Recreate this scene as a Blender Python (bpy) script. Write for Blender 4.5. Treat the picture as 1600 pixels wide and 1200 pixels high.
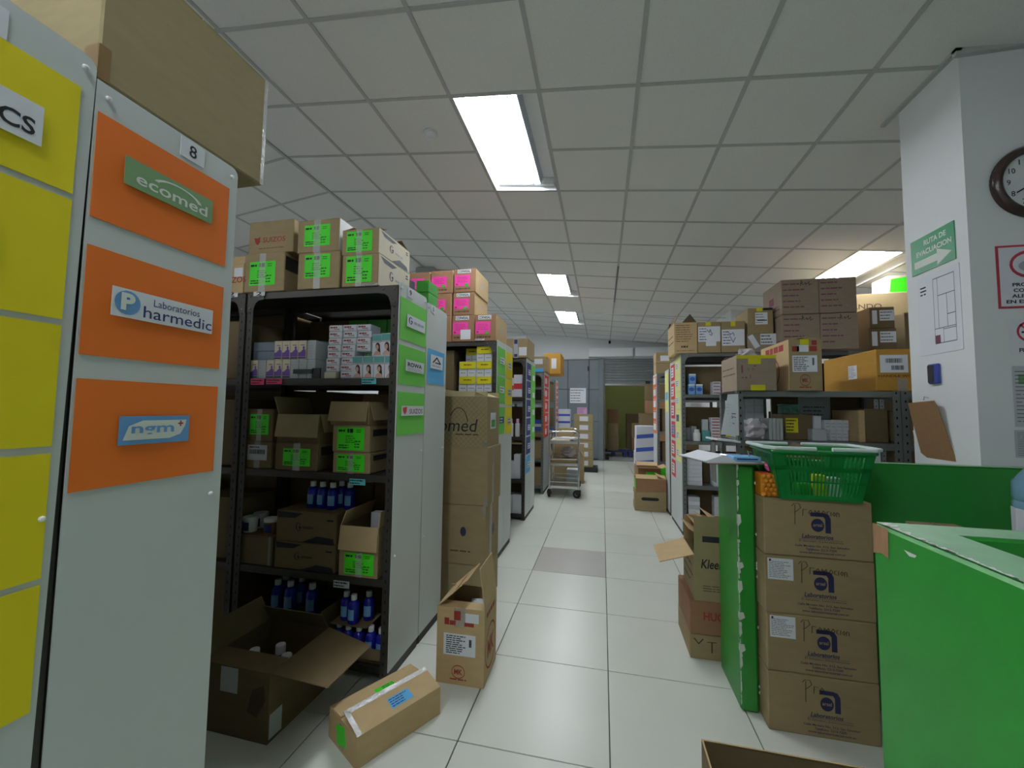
import bpy, bmesh, math, random
from mathutils import Matrix, Vector
random.seed(7)
for o in list(bpy.data.objects): bpy.data.objects.remove(o, do_unlink=True)
scene = bpy.context.scene
C = scene.collection
# ------------------------------------------------------------------ camera
CAM_H = 1.36; FPX = 635.0; VPX, VPY = 941.0, 641.0        # aisle vanishing point, 1600x1200 frame
_a = Vector((VPX-800, VPY-600, FPX)).normalized()         # aisle (+Y) in camera axes (x right, y down, z forward)
_d = Vector((0, 1, 0)); _d = (_d-_a*_d.dot(_a)).normalized()
_u = -_d
_r = _d.cross(_a)
if _r.x < 0: _r = -_r
cam_d = bpy.data.cameras.new('camera'); cam_d.sensor_width = 36.0; cam_d.lens = FPX*36/1600
cam_d.clip_start = .02; cam_d.clip_end = 60
cam = bpy.data.objects.new('camera', cam_d); C.objects.link(cam)
rgt = Vector((_r.x, _a.x, _u.x)); dwn = Vector((_r.y, _a.y, _u.y)); fwd = Vector((_r.z, _a.z, _u.z))
mw = Matrix.Identity(4)
for i in range(3): mw[i][0] = rgt[i]; mw[i][1] = -dwn[i]; mw[i][2] = -fwd[i]
mw[2][3] = CAM_H
cam.matrix_world = mw
scene.camera = cam
# ------------------------------------------------------------------ world, exposure
w = bpy.data.worlds.new('world'); scene.world = w; w.use_nodes = True
w.node_tree.nodes['Background'].inputs[0].default_value = (.55, .6, .65, 1)
w.node_tree.nodes['Background'].inputs[1].default_value = .05
vs = scene.view_settings
vs.view_transform = 'Standard'; vs.look = 'None'; vs.gamma = 1; vs.use_curve_mapping = False
vs.exposure = 0.0
TUBE = 78.0             # emission of the fluorescent tubes
TUBE_COL = (.93, .97, 1.0)
# ------------------------------------------------------------------ measuring: a pixel's ray cut with a plane of the room
def _ray(x, y):
    p = Vector((x-800, y-600, FPX)); return Vector((p.dot(_r), p.dot(_a), p.dot(_u)))
def atY(x, y, Y): d = _ray(x, y); return d*(Y/d.y)+Vector((0, 0, CAM_H))
def atX(x, y, X): d = _ray(x, y); return d*(X/d.x)+Vector((0, 0, CAM_H))
def atZ(x, y, Z): d = _ray(x, y); return d*((Z-CAM_H)/d.z)+Vector((0, 0, CAM_H))
# ------------------------------------------------------------------ materials
def lin(c): return tuple((v/12.92 if v <= .04045 else ((v+.055)/1.055)**2.4) for v in [k/255 for k in c])
MATS = {}
def mat(name, rgb, rough=.6, metal=0, var=.06, scale=25, bump=0, stretch=(1, 1, 1), spec=.5, alpha=None):
    if name in MATS: return MATS[name]
    m = bpy.data.materials.new(name); m.use_nodes = True; nt = m.node_tree; b = nt.nodes['Principled BSDF']
    r, g, bl = lin(rgb)
    tc = nt.nodes.new('ShaderNodeTexCoord'); mp = nt.nodes.new('ShaderNodeMapping'); mp.inputs['Scale'].default_value = stretch
    nz = nt.nodes.new('ShaderNodeTexNoise'); nz.inputs['Scale'].default_value = scale; nz.inputs['Detail'].default_value = 4
    nt.links.new(tc.outputs['Object'], mp.inputs[0]); nt.links.new(mp.outputs[0], nz.inputs['Vector'])
    mx = nt.nodes.new('ShaderNodeMix'); mx.data_type = 'RGBA'
    k = var
    mx.inputs[6].default_value = (r*(1-k), g*(1-k), bl*(1-k), 1); mx.inputs[7].default_value = (min(1, r*(1+k)), min(1, g*(1+k)), min(1, bl*(1+k)), 1)
    nt.links.new(nz.outputs['Fac'], mx.inputs[0]); nt.links.new(mx.outputs[2], b.inputs['Base Color'])
    b.inputs['Roughness'].default_value = rough; b.inputs['Metallic'].default_value = metal; b.inputs['Specular IOR Level'].default_value = spec
    if bump:
        bp = nt.nodes.new('ShaderNodeBump'); bp.inputs['Strength'].default_value = bump; bp.inputs['Distance'].default_value = .004
        nt.links.new(nz.outputs['Fac'], bp.inputs['Height']); nt.links.new(bp.outputs[0], b.inputs['Normal'])
    if alpha is not None: b.inputs['Alpha'].default_value = alpha
    MATS[name] = m; return m
def emit(name, rgb, s):
    m = bpy.data.materials.new(name); m.use_nodes = True; nt = m.node_tree; nt.nodes.clear()
    e = nt.nodes.new('ShaderNodeEmission'); e.inputs[0].default_value = (*rgb, 1); e.inputs[1].default_value = s
    o = nt.nodes.new('ShaderNodeOutputMaterial'); nt.links.new(e.outputs[0], o.inputs[0]); MATS[name] = m; return m
def kraft(name, rgb): return mat(name, rgb, .75, var=.13, scale=14, stretch=(1, 1, 3), bump=.08, spec=.25)
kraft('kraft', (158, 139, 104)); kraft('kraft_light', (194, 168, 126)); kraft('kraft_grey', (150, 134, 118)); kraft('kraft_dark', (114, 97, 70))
kraft('kraft_gold', (186, 140, 62)); kraft('kraft_olive', (158, 144, 108)); kraft('kraft_in', (120, 92, 62)); kraft('kraft_red', (150, 112, 84))
mat('panel', (206, 213, 213), .45, var=.02, scale=4); mat('panel_edge', (225, 228, 228), .5, var=.02)
mat('steel_dark', (62, 59, 55), .5, .3, var=.15, scale=30); mat('steel', (118, 122, 121), .45, .3, var=.12, scale=30); mat('steel_blue', (98, 106, 116), .45, .3, var=.1)
mat('hole', (14, 14, 14), .9); mat('black', (22, 22, 24), .5); mat('dark', (40, 40, 42), .6)
mat('chrome', (200, 203, 205), .22, 1.0, var=.05)
mat('rubber', (24, 24, 25), .7)
mat('white', (232, 234, 236), .55, var=.02); mat('paper', (228, 232, 240), .7, var=.025, scale=9); mat('paper_grey', (190, 195, 200), .7, var=.04)
mat('ink', (28, 30, 38), .7); mat('ink_grey', (95, 100, 110), .7); mat('ink_blue', (44, 50, 112), .7); mat('ink_navy', (40, 42, 84), .7); mat('ink_red', (150, 48, 40), .7)
mat('ink_pale', (175, 180, 190), .7); mat('ink_brown', (78, 60, 42), .75); mat('ink_purple', (120, 70, 88), .75); mat('ink_white', (226, 232, 226), .6)
mat('neon_green', (66, 226, 26), .55, var=.03); mat('neon_pink', (252, 66, 178), .55, var=.03); mat('cyan_tag', (98, 200, 208), .6); mat('pink_tag', (236, 66, 122), .6)
mat('sheet_green', (112, 206, 82), .7, var=.04, scale=12); mat('sheet_yellow', (232, 216, 18), .75, var=.05, scale=10); mat('sheet_orange', (232, 116, 28), .75, var=.05, scale=10)
mat('sheet_blue', (92, 180, 236), .7, var=.03); mat('sheet_navy', (52, 74, 138), .7); mat('sheet_red', (214, 58, 64), .7); mat('sheet_pale_yellow', (236, 236, 150), .7); mat('sheet_coral', (226, 112, 92), .7)
mat('strip_green', (120, 160, 112), .6, var=.1); mat('strip_blue', (104, 160, 214), .6)
mat('tape', (205, 200, 190), .12, var=.12, scale=60, bump=.5, alpha=.42); mat('tape_shiny', (226, 226, 226), .08, .2, var=.2, scale=90, bump=1.0, alpha=.8)
mat('tape_brown', (140, 112, 74), .3); mat('tape_clear', (235, 240, 235), .1, var=.1, scale=70, bump=.8, alpha=.2); mat('tape_yellow', (224, 216, 30), .3, alpha=.9)
mat('green_paint', (38, 136, 46), .38, var=.16, scale=5, bump=.03); mat('green_top', (130, 178, 138), .45, var=.2, scale=18); mat('chip', (214, 220, 212), .8, var=.1); mat('wood', (150, 116, 84), .8, var=.2, scale=12, stretch=(8, 8, 1))
mat('wall', (232, 235, 238), .7, var=.025, scale=2.5, bump=.02); mat('wall_grey', (182, 188, 190), .75, var=.03, scale=3); mat('wall_olive', (148, 152, 84), .8, var=.06, scale=2)
mat('grout', (96, 98, 94), .9); mat('tbar', (186, 188, 188), .6, var=.05)
mat('tile_ceiling', (232, 233, 231), .92, var=.10, scale=140, bump=.12); mat('tile_ceiling_plain', (232, 233, 231), .92, var=.05, scale=100)
mat('tray', (236, 238, 240), .3); mat('louver', (176, 182, 190), .35, .2)
mat('gate_grey', (108, 118, 124), .42, var=.12, scale=3); mat('gate_seam', (70, 78, 84), .6); mat('shutter', (124, 132, 134), .45, .3, var=.15, scale=6)
mat('concrete', (150, 152, 148), .7, var=.12, scale=4)
mat('basket_green', (24, 132, 60), .35, var=.06); mat('handle_white', (214, 228, 226), .35)
mat('bottle_blue', (30, 34, 160), .22, var=.03); mat('cap_white', (226, 228, 232), .45); mat('purple', (110, 74, 168), .5); mat('lilac', (196, 184, 214), .6); mat('cream', (224, 214, 192), .6)
mat('skin', (206, 160, 140), .6); mat('hair', (36, 28, 28), .6); mat('teal', (92, 160, 158), .6); mat('box_grey', (120, 134, 150), .6); mat('box_white', (216, 219, 228), .55, var=.03)
mat('box_yellow', (226, 212, 24), .5, var=.04); mat('box_green', (52, 160, 40), .5); mat('box_red', (206, 56, 60), .5); mat('box_blue', (64, 92, 190), .5); mat('box_sky', (120, 176, 226), .5); mat('box_orange', (214, 92, 40), .5); mat('box_pink', (214, 160, 204), .5)
mat('honey', (206, 128, 24), .4, var=.12, scale=40); mat('clock_rim', (58, 40, 38), .25); mat('clock_face', (222, 226, 230), .5); mat('sign_green', (38, 140, 92), .35); mat('sign_red', (190, 60, 80), .5)
mat('board_brown', (140, 108, 74), .7, var=.18, scale=40); mat('water', (150, 190, 226), .1, alpha=.55); mat('logger_blue', (52, 72, 160), .4)
mat('bag', (206, 200, 206), .25, var=.1, scale=30, alpha=.75); mat('glass_green', (110, 190, 170), .1, alpha=.5); mat('lid_grey', (180, 184, 186), .5)
def floor_mat():
    m = mat('floor_tile', (222, 225, 217), .3, var=.045, scale=3, spec=.5); return m
floor_mat(); mat('floor_tile_grey', (190, 187, 182), .3, var=.06, scale=5)
emit('tube', TUBE_COL, TUBE); emit('tube_dim', TUBE_COL, TUBE*1.1)
# ------------------------------------------------------------------ mesh helpers
class MB:
    def __init__(s): s.v = []; s.f = []
    def add(s, vs, fs):
        n = len(s.v); s.v += [tuple(p) for p in vs]; s.f += [tuple(i+n for i in f) for f in fs]; return s
    def box(s, x0, x1, y0, y1, z0, z1, M=None):
        vs = [Vector(p) for p in ((x0, y0, z0), (x1, y0, z0), (x1, y1, z0), (x0, y1, z0), (x0, y0, z1), (x1, y0, z1), (x1, y1, z1), (x0, y1, z1))]
        if M is not None: vs = [M@p for p in vs]
        return s.add(vs, [(3, 2, 1, 0), (4, 5, 6, 7), (0, 1, 5, 4), (1, 2, 6, 5), (2, 3, 7, 6), (3, 0, 4, 7)])
    def cbox(s, x0, x1, y0, y1, z0, z1, c):
        vs = []; idx = {}
        X, Y, Z = (x0, x1), (y0, y1), (z0, z1)
        for i in range(2):
            for j in range(2):
                for k in range(2):
                    sx, sy, sz = (1, -1)[i]*c, (1, -1)[j]*c, (1, -1)[k]*c
                    for a, p in enumerate(((X[i], Y[j]+sy, Z[k]+sz), (X[i]+sx, Y[j], Z[k]+sz), (X[i]+sx, Y[j]+sy, Z[k]))):
                        idx[i, j, k, a] = len(vs); vs.append(p)
        g = lambda *t: idx[t]
        fs = []
        for i in range(2):
            q = [g(i, 0, 0, 0), g(i, 1, 0, 0), g(i, 1, 1, 0), g(i, 0, 1, 0)]; fs.append(q if i else q[::-1])
            q = [g(0, i, 0, 1), g(1, i, 0, 1), g(1, i, 1, 1), g(0, i, 1, 1)]; fs.append(q[::-1] if i else q)
            q = [g(0, 0, i, 2), g(1, 0, i, 2), g(1, 1, i, 2), g(0, 1, i, 2)]; fs.append(q if i else q[::-1])
        for a in range(2):
            for b in range(2):
                fs.append([g(0, a, b, 1), g(1, a, b, 1), g(1, a, b, 2), g(0, a, b, 2)][::(1 if a == b else -1)])
                fs.append([g(a, 0, b, 0), g(a, 1, b, 0), g(a, 1, b, 2), g(a, 0, b, 2)][::(-1 if a == b else 1)])
                fs.append([g(a, b, 0, 0), g(a, b, 1, 0), g(a, b, 1, 1), g(a, b, 0, 1)][::(1 if a == b else -1)])
        for i in range(2):
            for j in range(2):
                for k in range(2):
                    t = [g(i, j, k, 0), g(i, j, k, 1), g(i, j, k, 2)]; fs.append(t if (i+j+k) % 2 else t[::-1])
        return s.add(vs, fs)
    def prism(s, pts, h, M=None):
        n = len(pts); vs = [Vector((x, y, 0)) for x, y in pts]+[Vector((x, y, h)) for x, y in pts]
        if M is not None: vs = [M@p for p in vs]
        return s.add(vs, [tuple(range(n))[::-1], tuple(range(n, 2*n))]+[(i, (i+1) % n, n+(i+1) % n, n+i) for i in range(n)])
    def lathe(s, prof, n=16, M=None):
        vs = [Vector((r*math.cos(2*math.pi*i/n), r*math.sin(2*math.pi*i/n), z)) for r, z in prof for i in range(n)]
        if M is not None: vs = [M@p for p in vs]
        k = len(prof)
        fs = [(j*n+i, j*n+(i+1) % n, (j+1)*n+(i+1) % n, (j+1)*n+i) for j in range(k-1) for i in range(n)]
        fs += [tuple(range(n))[::-1], tuple((k-1)*n+i for i in range(n))]
        return s.add(vs, fs)
    def tube(s, path, r, n=8, closed=False):
        path = [Vector(p) for p in path]; m = len(path); rings = []
        for i, p in enumerate(path):
            a = path[(i-1) % m] if (closed or i) else p; b = path[(i+1) % m] if (closed or i < m-1) else p
            t = (b-a).normalized(); ref = Vector((0, 0, 1)) if abs(t.z) < .9 else Vector((1, 0, 0))
            u = t.cross(ref).normalized(); v = t.cross(u)
            rings.append([p+(u*math.cos(2*math.pi*k/n)+v*math.sin(2*math.pi*k/n))*r for k in range(n)])
        vs = [q for g in rings for q in g]; fs = []
        for i in range(m if closed else m-1):
            j = (i+1) % m
            fs += [(i*n+k, i*n+(k+1) % n, j*n+(k+1) % n, j*n+k) for k in range(n)]
        if not closed: fs += [tuple(range(n))[::-1], tuple((m-1)*n+k for k in range(n))]
        return s.add(vs, fs)
    def quad(s, a, b, c, d): return s.add([a, b, c, d], [(0, 1, 2, 3)])
    def mesh(s, name, m, smooth=False):
        me = bpy.data.meshes.new(name); me.from_pydata(s.v, [], s.f); me.update()
        bm = bmesh.new(); bm.from_mesh(me); bmesh.ops.recalc_face_normals(bm, faces=bm.faces); bm.to_mesh(me); bm.free()
        me.materials.append(MATS[m])
        if smooth:
            for p in me.polygons: p.use_smooth = True
            me.set_sharp_from_angle(angle=.7)
        return me
CACHE = {}
def link(name, me, parent=None, M=None):
    o = bpy.data.objects.new(name, me); C.objects.link(o)
    if parent: o.parent = parent
    if M is not None: o.matrix_local = M
    return o
def part(name, mb, m, parent, M=None, key=None, smooth=False):
    if key is not None and (key, m) in CACHE: me = CACHE[key, m]
    else:
        me = (mb() if callable(mb) else mb).mesh(name, m, smooth)
        if key is not None: CACHE[key, m] = me
    return link(name, me, parent, M)
USED = {}
def tag(o, label, cat, group=None, kind=None):
    o['label'] = label; o['category'] = cat
    if group: o['group'] = group
    if kind: o['kind'] = kind
    return o
def empty(name, label, cat, loc=(0, 0, 0), rz=0, group=None):
    o = bpy.data.objects.new(name, None); C.objects.link(o); o.empty_display_size = .05
    o.location = loc; o.rotation_euler = (0, 0, rz); return tag(o, label, cat, group)
def struct(name, mb, m, label, parent=None):
    o = part(name, mb, m, parent)
    if parent is None: o['kind'] = 'structure'; o['label'] = label; o['category'] = name.split('_')[0]
    return o
def T(x, y, z): return Matrix.Translation((x, y, z))
def frame(O, u, v):
    u = Vector(u).normalized(); v = Vector(v).normalized(); n = u.cross(v); M = Matrix.Identity(4)
    for i in range(3): M[i][0] = u[i]; M[i][1] = v[i]; M[i][2] = n[i]; M[i][3] = O[i]
    return M
def RZ(a): return Matrix.Rotation(a, 4, 'Z')
def SC(x, y, z=1): return Matrix.Diagonal((x, y, z, 1))
ORD = ['first', 'second', 'third', 'fourth', 'fifth', 'sixth', 'seventh', 'eighth', 'ninth', 'tenth', 'eleventh', 'twelfth']
# ------------------------------------------------------------------ flat print
def text_mesh(s, m, bold=0, shear=0, spacing=1):
    k = ('txt', s, m, bold, shear, spacing)
    if k in CACHE: return CACHE[k]
    cu = bpy.data.curves.new('t', 'FONT'); cu.body = s; cu.align_x = 'CENTER'; cu.resolution_u = 3; cu.offset = bold; cu.shear = shear; cu.space_character = spacing
    o = bpy.data.objects.new('t', cu); C.objects.link(o)
    dg = bpy.context.evaluated_depsgraph_get(); me = bpy.data.meshes.new_from_object(o.evaluated_get(dg))
    bpy.data.objects.remove(o); bpy.data.curves.remove(cu)
    xs = [v.co.x for v in me.vertices]; ys = [v.co.y for v in me.vertices]
    cx, cy, sx, sy = (min(xs)+max(xs))/2, (min(ys)+max(ys))/2, max(xs)-min(xs), max(ys)-min(ys)
    for v in me.vertices: v.co = ((v.co.x-cx)/sx, (v.co.y-cy)/sy, 0)
    me.materials.clear(); me.materials.append(MATS[m]); CACHE[k] = me; return me
E_ = .0009
def text(parent, s, m, M, w, h, bold=.01, shear=0, spacing=1, name='lettering'):
    o = link(name, text_mesh(s, m, bold, shear, spacing), parent, M@T(0, 0, E_)@SC(w, h)); return o
def poly(parent, polys, m, M, w=1, h=1, name='print', key=None):
    mb = MB()
    for p in polys: mb.add([(x, y, 0) for x, y in p], [tuple(range(len(p)))])
    o = part(name, mb, m, parent, M@T(0, 0, E_)@SC(w, h), key)
    if len(polys) > 1: o['kind'] = 'stuff'
    return o
def ell(cx, cy, rx, ry, n=18, a0=0, a1=2*math.pi): return [(cx+rx*math.cos(a0+(a1-a0)*i/n), cy+ry*math.sin(a0+(a1-a0)*i/n)) for i in range(n if a1-a0 > 6.28 else n+1)]
def ring(cx, cy, rx, ry, t, n=20, a0=0, a1=2*math.pi):
    o = []
    for i in range(n):
        p, q = a0+(a1-a0)*i/n, a0+(a1-a0)*(i+1)/n
        o.append([(cx+rx*math.cos(p), cy+ry*math.sin(p)), (cx+rx*math.cos(q), cy+ry*math.sin(q)), (cx+(rx-t)*math.cos(q), cy+(ry-t)*math.sin(q)), (cx+(rx-t)*math.cos(p), cy+(ry-t)*math.sin(p))])
    return o
def rect(x0, x1, y0, y1): return [(x0, y0), (x1, y0), (x1, y1), (x0, y1)]
def para(n, seed, fill=.55, x0=-.46, x1=.46, y0=-.44, y1=.44, short=.4):
    r = random.Random(seed); o = []; st = (y1-y0)/n
    for i in range(n):
        y = y1-st*(i+.5); x = x0; end = x1-(x1-x0)*short*r.random()
        while x < end-.02:
            l = min(end-x, r.uniform(.05, .22)); o.append(rect(x, x+l, y-st*fill/2, y+st*fill/2)); x += l+.025
    return o
def strokes(lines, t):
    o = []
    for L in lines:
        for (ax, ay), (bx, by) in zip(L, L[1:]):
            dx, dy = bx-ax, by-ay; l = math.hypot(dx, dy) or 1; nx, ny = -dy/l*t/2, dx/l*t/2; ex, ey = dx/l*t/3, dy/l*t/3
            o.append([(ax-ex+nx, ay-ey+ny), (ax-ex-nx, ay-ey-ny), (bx+ex-nx, by+ey-ny), (bx+ex+nx, by+ey+ny)])
    return o
# ------------------------------------------------------------------ cartons and things pasted on them
DIM = {}
def carton(label, X0, X1, Y0, Y1, Z0, Z1, m='kraft', rz=0, cat='box', group=None, name='cardboard_box', seam=True):
    w, d, h = X1-X0, Y1-Y0, Z1-Z0; c = min(.004, min(w, d, h)*.06)
    if 'kraft' not in m: c = min(.002, min(w, d, h)*.06)
    def mk():
        mb = MB()
        if seam:
            mb.cbox(-w/2, w/2, -d/2, d/2, 0, h-.003, c)
            g = .0025
            if w >= d: mb.box(-w/2+.002, w/2-.002, -d/2+.002, -g, h-.004, h); mb.box(-w/2+.002, w/2-.002, g, d/2-.002, h-.004, h)
            else: mb.box(-w/2+.002, -g, -d/2+.002, d/2-.002, h-.004, h); mb.box(g, w/2-.002, -d/2+.002, d/2-.002, h-.004, h)
        else: mb.cbox(-w/2, w/2, -d/2, d/2, 0, h, c)
        return mb
    o = part(name, mk, m, None, None, ('cart', round(w, 3), round(d, 3), round(h, 3), seam))
    o.location = ((X0+X1)/2, (Y0+Y1)/2, Z0); o.rotation_euler = (0, 0, rz)
    tag(o, label, cat, group); DIM[o.name] = (w, d, h); return o
def cpx(label, x0, x1, y0, Y, depth, zb, y1=None, **k):
    """carton whose front face stands at Y; sides and top read off the photo, bottom on zb. Returns (object, top z)"""
    ym = (y0+(y1 or y0+20))/2
    zt = atY((x0+x1)/2, y0, Y).z
    xa = atY(x0, ym, Y).x
    if 1.9 < Y < 2 and zb < 1.9: xa = max(xa, -1.973)
    o = carton(label, xa, atY(x1, ym, Y).x, Y, Y+depth, zb, zt, **k); return o, zt
def face(o, f):
    w, d, h = DIM[o.name]
    if f == 'front': return frame((-w/2, -d/2, 0), (1, 0, 0), (0, 0, 1)), w, h
    if f == 'right': return frame((w/2, -d/2, 0), (0, 1, 0), (0, 0, 1)), d, h
    if f == 'left': return frame((-w/2, d/2, 0), (0, -1, 0), (0, 0, 1)), d, h
    if f == 'top': return frame((-w/2, -d/2, h), (1, 0, 0), (0, 1, 0)), w, d
def spot(o, f, u, v, rot=0):
    M, U, V = face(o, f); return M@T(u*U, v*V, .0002)@RZ(rot)
def slab(w, h, t=.0007):
    return lambda: MB().box(-w/2, w/2, -h/2, h/2, 0, t)
def sticker(o, f, u0, u1, v0, v1, m='paper', name='label', rot=0, t=.0007, lift=0):
    M, U, V = face(o, f); w, h = (u1-u0)*U, (v1-v0)*V
    s = part(name, slab(w, h, t), m, o, M@T((u0+u1)/2*U, (v0+v1)/2*V, .0002+lift)@RZ(rot), ('slab', round(w, 4), round(h, 4), t))
    DIM[s.name] = (w, h, t); return s
def pr(s, polys, m='ink', key=None, name='print'):
    w, h, t = DIM[s.name]; return poly(s, polys, m, T(0, 0, t-.0004), w, h, name, key)
GREEN_PRINT = para(1, 3, .7, -.46, -.2, .28, .4)+para(1, 4, .9, -.13, .14, .25, .44)+para(2, 5, .3, .2, .44, .25, .42)+para(4, 6, .3, -.2, .2, -.2, .15)+para(2, 8, .45, -.45, -.05, -.45, -.25)+para(3, 9, .35, .15, .42, -.42, -.05)
def greenlabel(o, u0, u1, v0, v1, f='front', tape=True, rot=0):
    if tape: tp = (u0+u1)/2+.02; strip(o, f, tp-.1, tp+.06)
    s = sticker(o, f, u0, u1, v0, v1, 'neon_green', 'shipping_label', rot, lift=.0004); pr(s, GREEN_PRINT, 'ink', 'gprint')
    if tape: sticker(o, f, tp-.1, tp+.06, .0, .98, 'tape_clear', 'tape', t=.0003, lift=.0022)
    return s
def strip(o, f, u0, u1, m='tape', v0=0, v1=1, name='tape'):
    return sticker(o, f, u0, u1, v0, v1, m, name, t=.0003, lift=.0001)
def barcode(s, x0=-.4, x1=.4, y0=-.1, y1=.2, n=14):
    r = random.Random(n); o = []; x = x0
    while x < x1: l = r.uniform(.006, .03); o.append(rect(x, min(x+l, x1), y0, y1)); x += l+r.uniform(.008, .02)
    pr(s, o, 'ink', name='barcode')
def opencarton(label, X0, X1, Y0, Y1, Z0, Z1, flaps, m='kraft', rz=0, cat='box', group=None, name='open_cardboard_box', fm=None):
    w, d, h = X1-X0, Y1-Y0, Z1-Z0; t = .005
    mb = MB(); mb.box(-w/2, w/2, -d/2, d/2, 0, t)
    mb.box(-w/2, w/2, -d/2, -d/2+t, t, h); mb.box(-w/2, w/2, d/2-t, d/2, t, h); mb.box(-w/2, -w/2+t, -d/2+t, d/2-t, t, h); mb.box(w/2-t, w/2, -d/2+t, d/2-t, t, h)
    o = part(name, mb, m, None); o.location = ((X0+X1)/2, (Y0+Y1)/2, Z0); o.rotation_euler = (0, 0, rz); tag(o, label, cat, group); DIM[o.name] = (w, d, h)
    FL = []
    for f in flaps:      # (side, angle from vertical outwards in degrees, length[, inset])
        side, ang, L = f[:3]; ins = f[3] if len(f) > 3 else .004
        a = math.radians(ang)
        if side == 'front': M = frame((0, -d/2, h), (1, 0, 0), (0, -math.sin(a), math.cos(a))); W = w
        if side == 'back': M = frame((0, d/2, h), (-1, 0, 0), (0, math.sin(a), math.cos(a))); W = w
        if side == 'left': M = frame((-w/2, 0, h), (0, -1, 0), (-math.sin(a), 0, math.cos(a))); W = d
        if side == 'right': M = frame((w/2, 0, h), (0, 1, 0), (math.sin(a), 0, math.cos(a))); W = d
        q = part('flap', MB().prism([(-W/2+.002, 0), (W/2-.002, 0), (W/2-ins, L), (-W/2+ins, L)], .004, T(0, 0, -.004)), fm or m, o, M); DIM[q.name] = (W, L, 0); FL.append(q)
    return o, FL

def blob(name, label, cat, loc, sx, sy, sz, m, seed=1, n=14, k=9, amp=.22):
    r = random.Random(seed); vs = []; fs = []
    for j in range(k+1):
        t = math.pi*j/k
        for i in range(n):
            a = 2*math.pi*i/n; q = 1+r.uniform(-amp, amp)*math.sin(t)
            vs.append((sx*math.sin(t)**.8*math.cos(a)*q, sy*math.sin(t)**.8*math.sin(a)*q, sz*(1-math.cos(t))/2*(1 if j < k*.6 else q)))
    for j in range(k):
        for i in range(n): fs.append((j*n+i, j*n+(i+1) % n, (j+1)*n+(i+1) % n, (j+1)*n+i))
    o = part(name, MB().add(vs, fs), m, None); o.location = loc; return tag(o, label, cat)
# ================================================================== the room
RX = -2.79; SL_R = .1024; SL_L = .13; RIDGE = CAM_H+2.25
def ceil_z(x): return RIDGE-SL_R*(x-RX) if x > RX else RIDGE-SL_L*(RX-x)
XL, XR, YB, YF = -4.6, 4.4, -3.0, 11.5
# floor: slab with the tiles laid on it
floor = struct('floor', MB().box(XL-.1, XR+.1, YB-.1, YF+.05, -.12, -.006), 'grout', 'pale square ceramic tile floor of the storeroom with dark joints')
tile_key = 'ftile'
TX0, TY0, TS = .030, 2.275, .6085
def ftile(): return MB().cbox(-TS/2+.0025, TS/2-.0025, -TS/2+.0025, TS/2-.0025, -.006, 0, .0012)
rf = MB(); near = []
for i in range(-8, 8):
    for j in range(-9, 16):
        x, y = TX0+(i+.5)*TS, TY0+(j+.5)*TS
        if x < XL or x > XR or y > YF-.2: continue
        if -3.3 < x < 2.9 and .0 < y: near.append((i, j, x, y))
        else: rf.box(x-TS/2+.0025, x+TS/2-.0025, y-TS/2+.0025, y+TS/2-.0025, -.006, 0)
for i, j, x, y in near:
    part('floor_tile', ftile, 'floor_tile_grey' if (i, j) == (-1, 2) else 'floor_tile', floor, T(x, y, 0), tile_key)
q = part('floor_tile', rf, 'floor_tile', floor); q['kind'] = 'stuff'
# walls
struct('wall_left', MB().box(XL-.1, XL, YB, YF, 0, 3.7), 'wall', 'white plastered side wall behind the racks')
struct('wall_right', MB().box(XR, XR+.1, YB, YF, 0, 3.7), 'wall', 'white plastered side wall at the right of the storeroom')
struct('wall_rear', MB().box(XL, XR, YB-.1, YB, 0, 3.7), 'wall', 'white plastered wall behind the viewer')
wb = MB(); wb.box(XL, -4.0, YF, YF+.1, 0, 3.7); wb.box(-4.0, 2.35, YF, YF+.1, 2.78, 3.7); wb.box(2.35, XR, YF, YF+.1, 0, 3.7)
struct('wall_back', wb, 'wall', 'white plastered end wall above the grey metal gate')
struct('wall_corner', MB().box(2.15, XR, 7.5, YF, 0, 3.4), 'wall', 'white wall corner standing out behind the right racks')
struct('wall_column', MB().box(1.715, XR, 2.33, 2.74, 0, 3.2), 'wall', 'white column wall with clock and signs on its front')
struct('trim_1', MB().box(1.69, XR, 2.305, 2.33, ceil_z(1.7)-.03, ceil_z(1.7)+.04).box(1.69, 1.715, 2.305, 2.86, ceil_z(1.7)-.012, ceil_z(1.7)+.04), 'tbar', 'grey edge trim where the column meets the ceiling')
struct('column', MB().box(-2.92, -2.6, 5.9, 6.2, 0, 3.6), 'wall_grey', 'pale grey column rising behind the left racks')
# ceiling: sloped backing, T-bars, tiles
def cz_box(mb, x0, x1, y0, y1, za, zb):        # box that follows the ceiling slope, za..zb below/above the ceiling plane
    a, b = ceil_z(x0+1e-6), ceil_z(x1-1e-6)
    vs = [(x0, y0, a+za), (x1, y0, b+za), (x1, y1, b+za), (x0, y1, a+za), (x0, y0, a+zb), (x1, y0, b+zb), (x1, y1, b+zb), (x0, y1, a+zb)]
    return mb.add(vs, [(3, 2, 1, 0), (4, 5, 6, 7), (0, 1, 5, 4), (1, 2, 6, 5), (2, 3, 7, 6), (3, 0, 4, 7)])
cb = MB(); cz_box(cb, XL-.1, RX, YB-.1, YF+.1, .14, .2); cz_box(cb, RX, XR+.1, YB-.1, YF+.1, .14, .2)
ceiling = struct('ceiling', cb, 'wall_grey', 'suspended ceiling of square mineral tiles in a grey grid sloping from a ridge')
CS = .6; CY0 = 2.42
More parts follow.
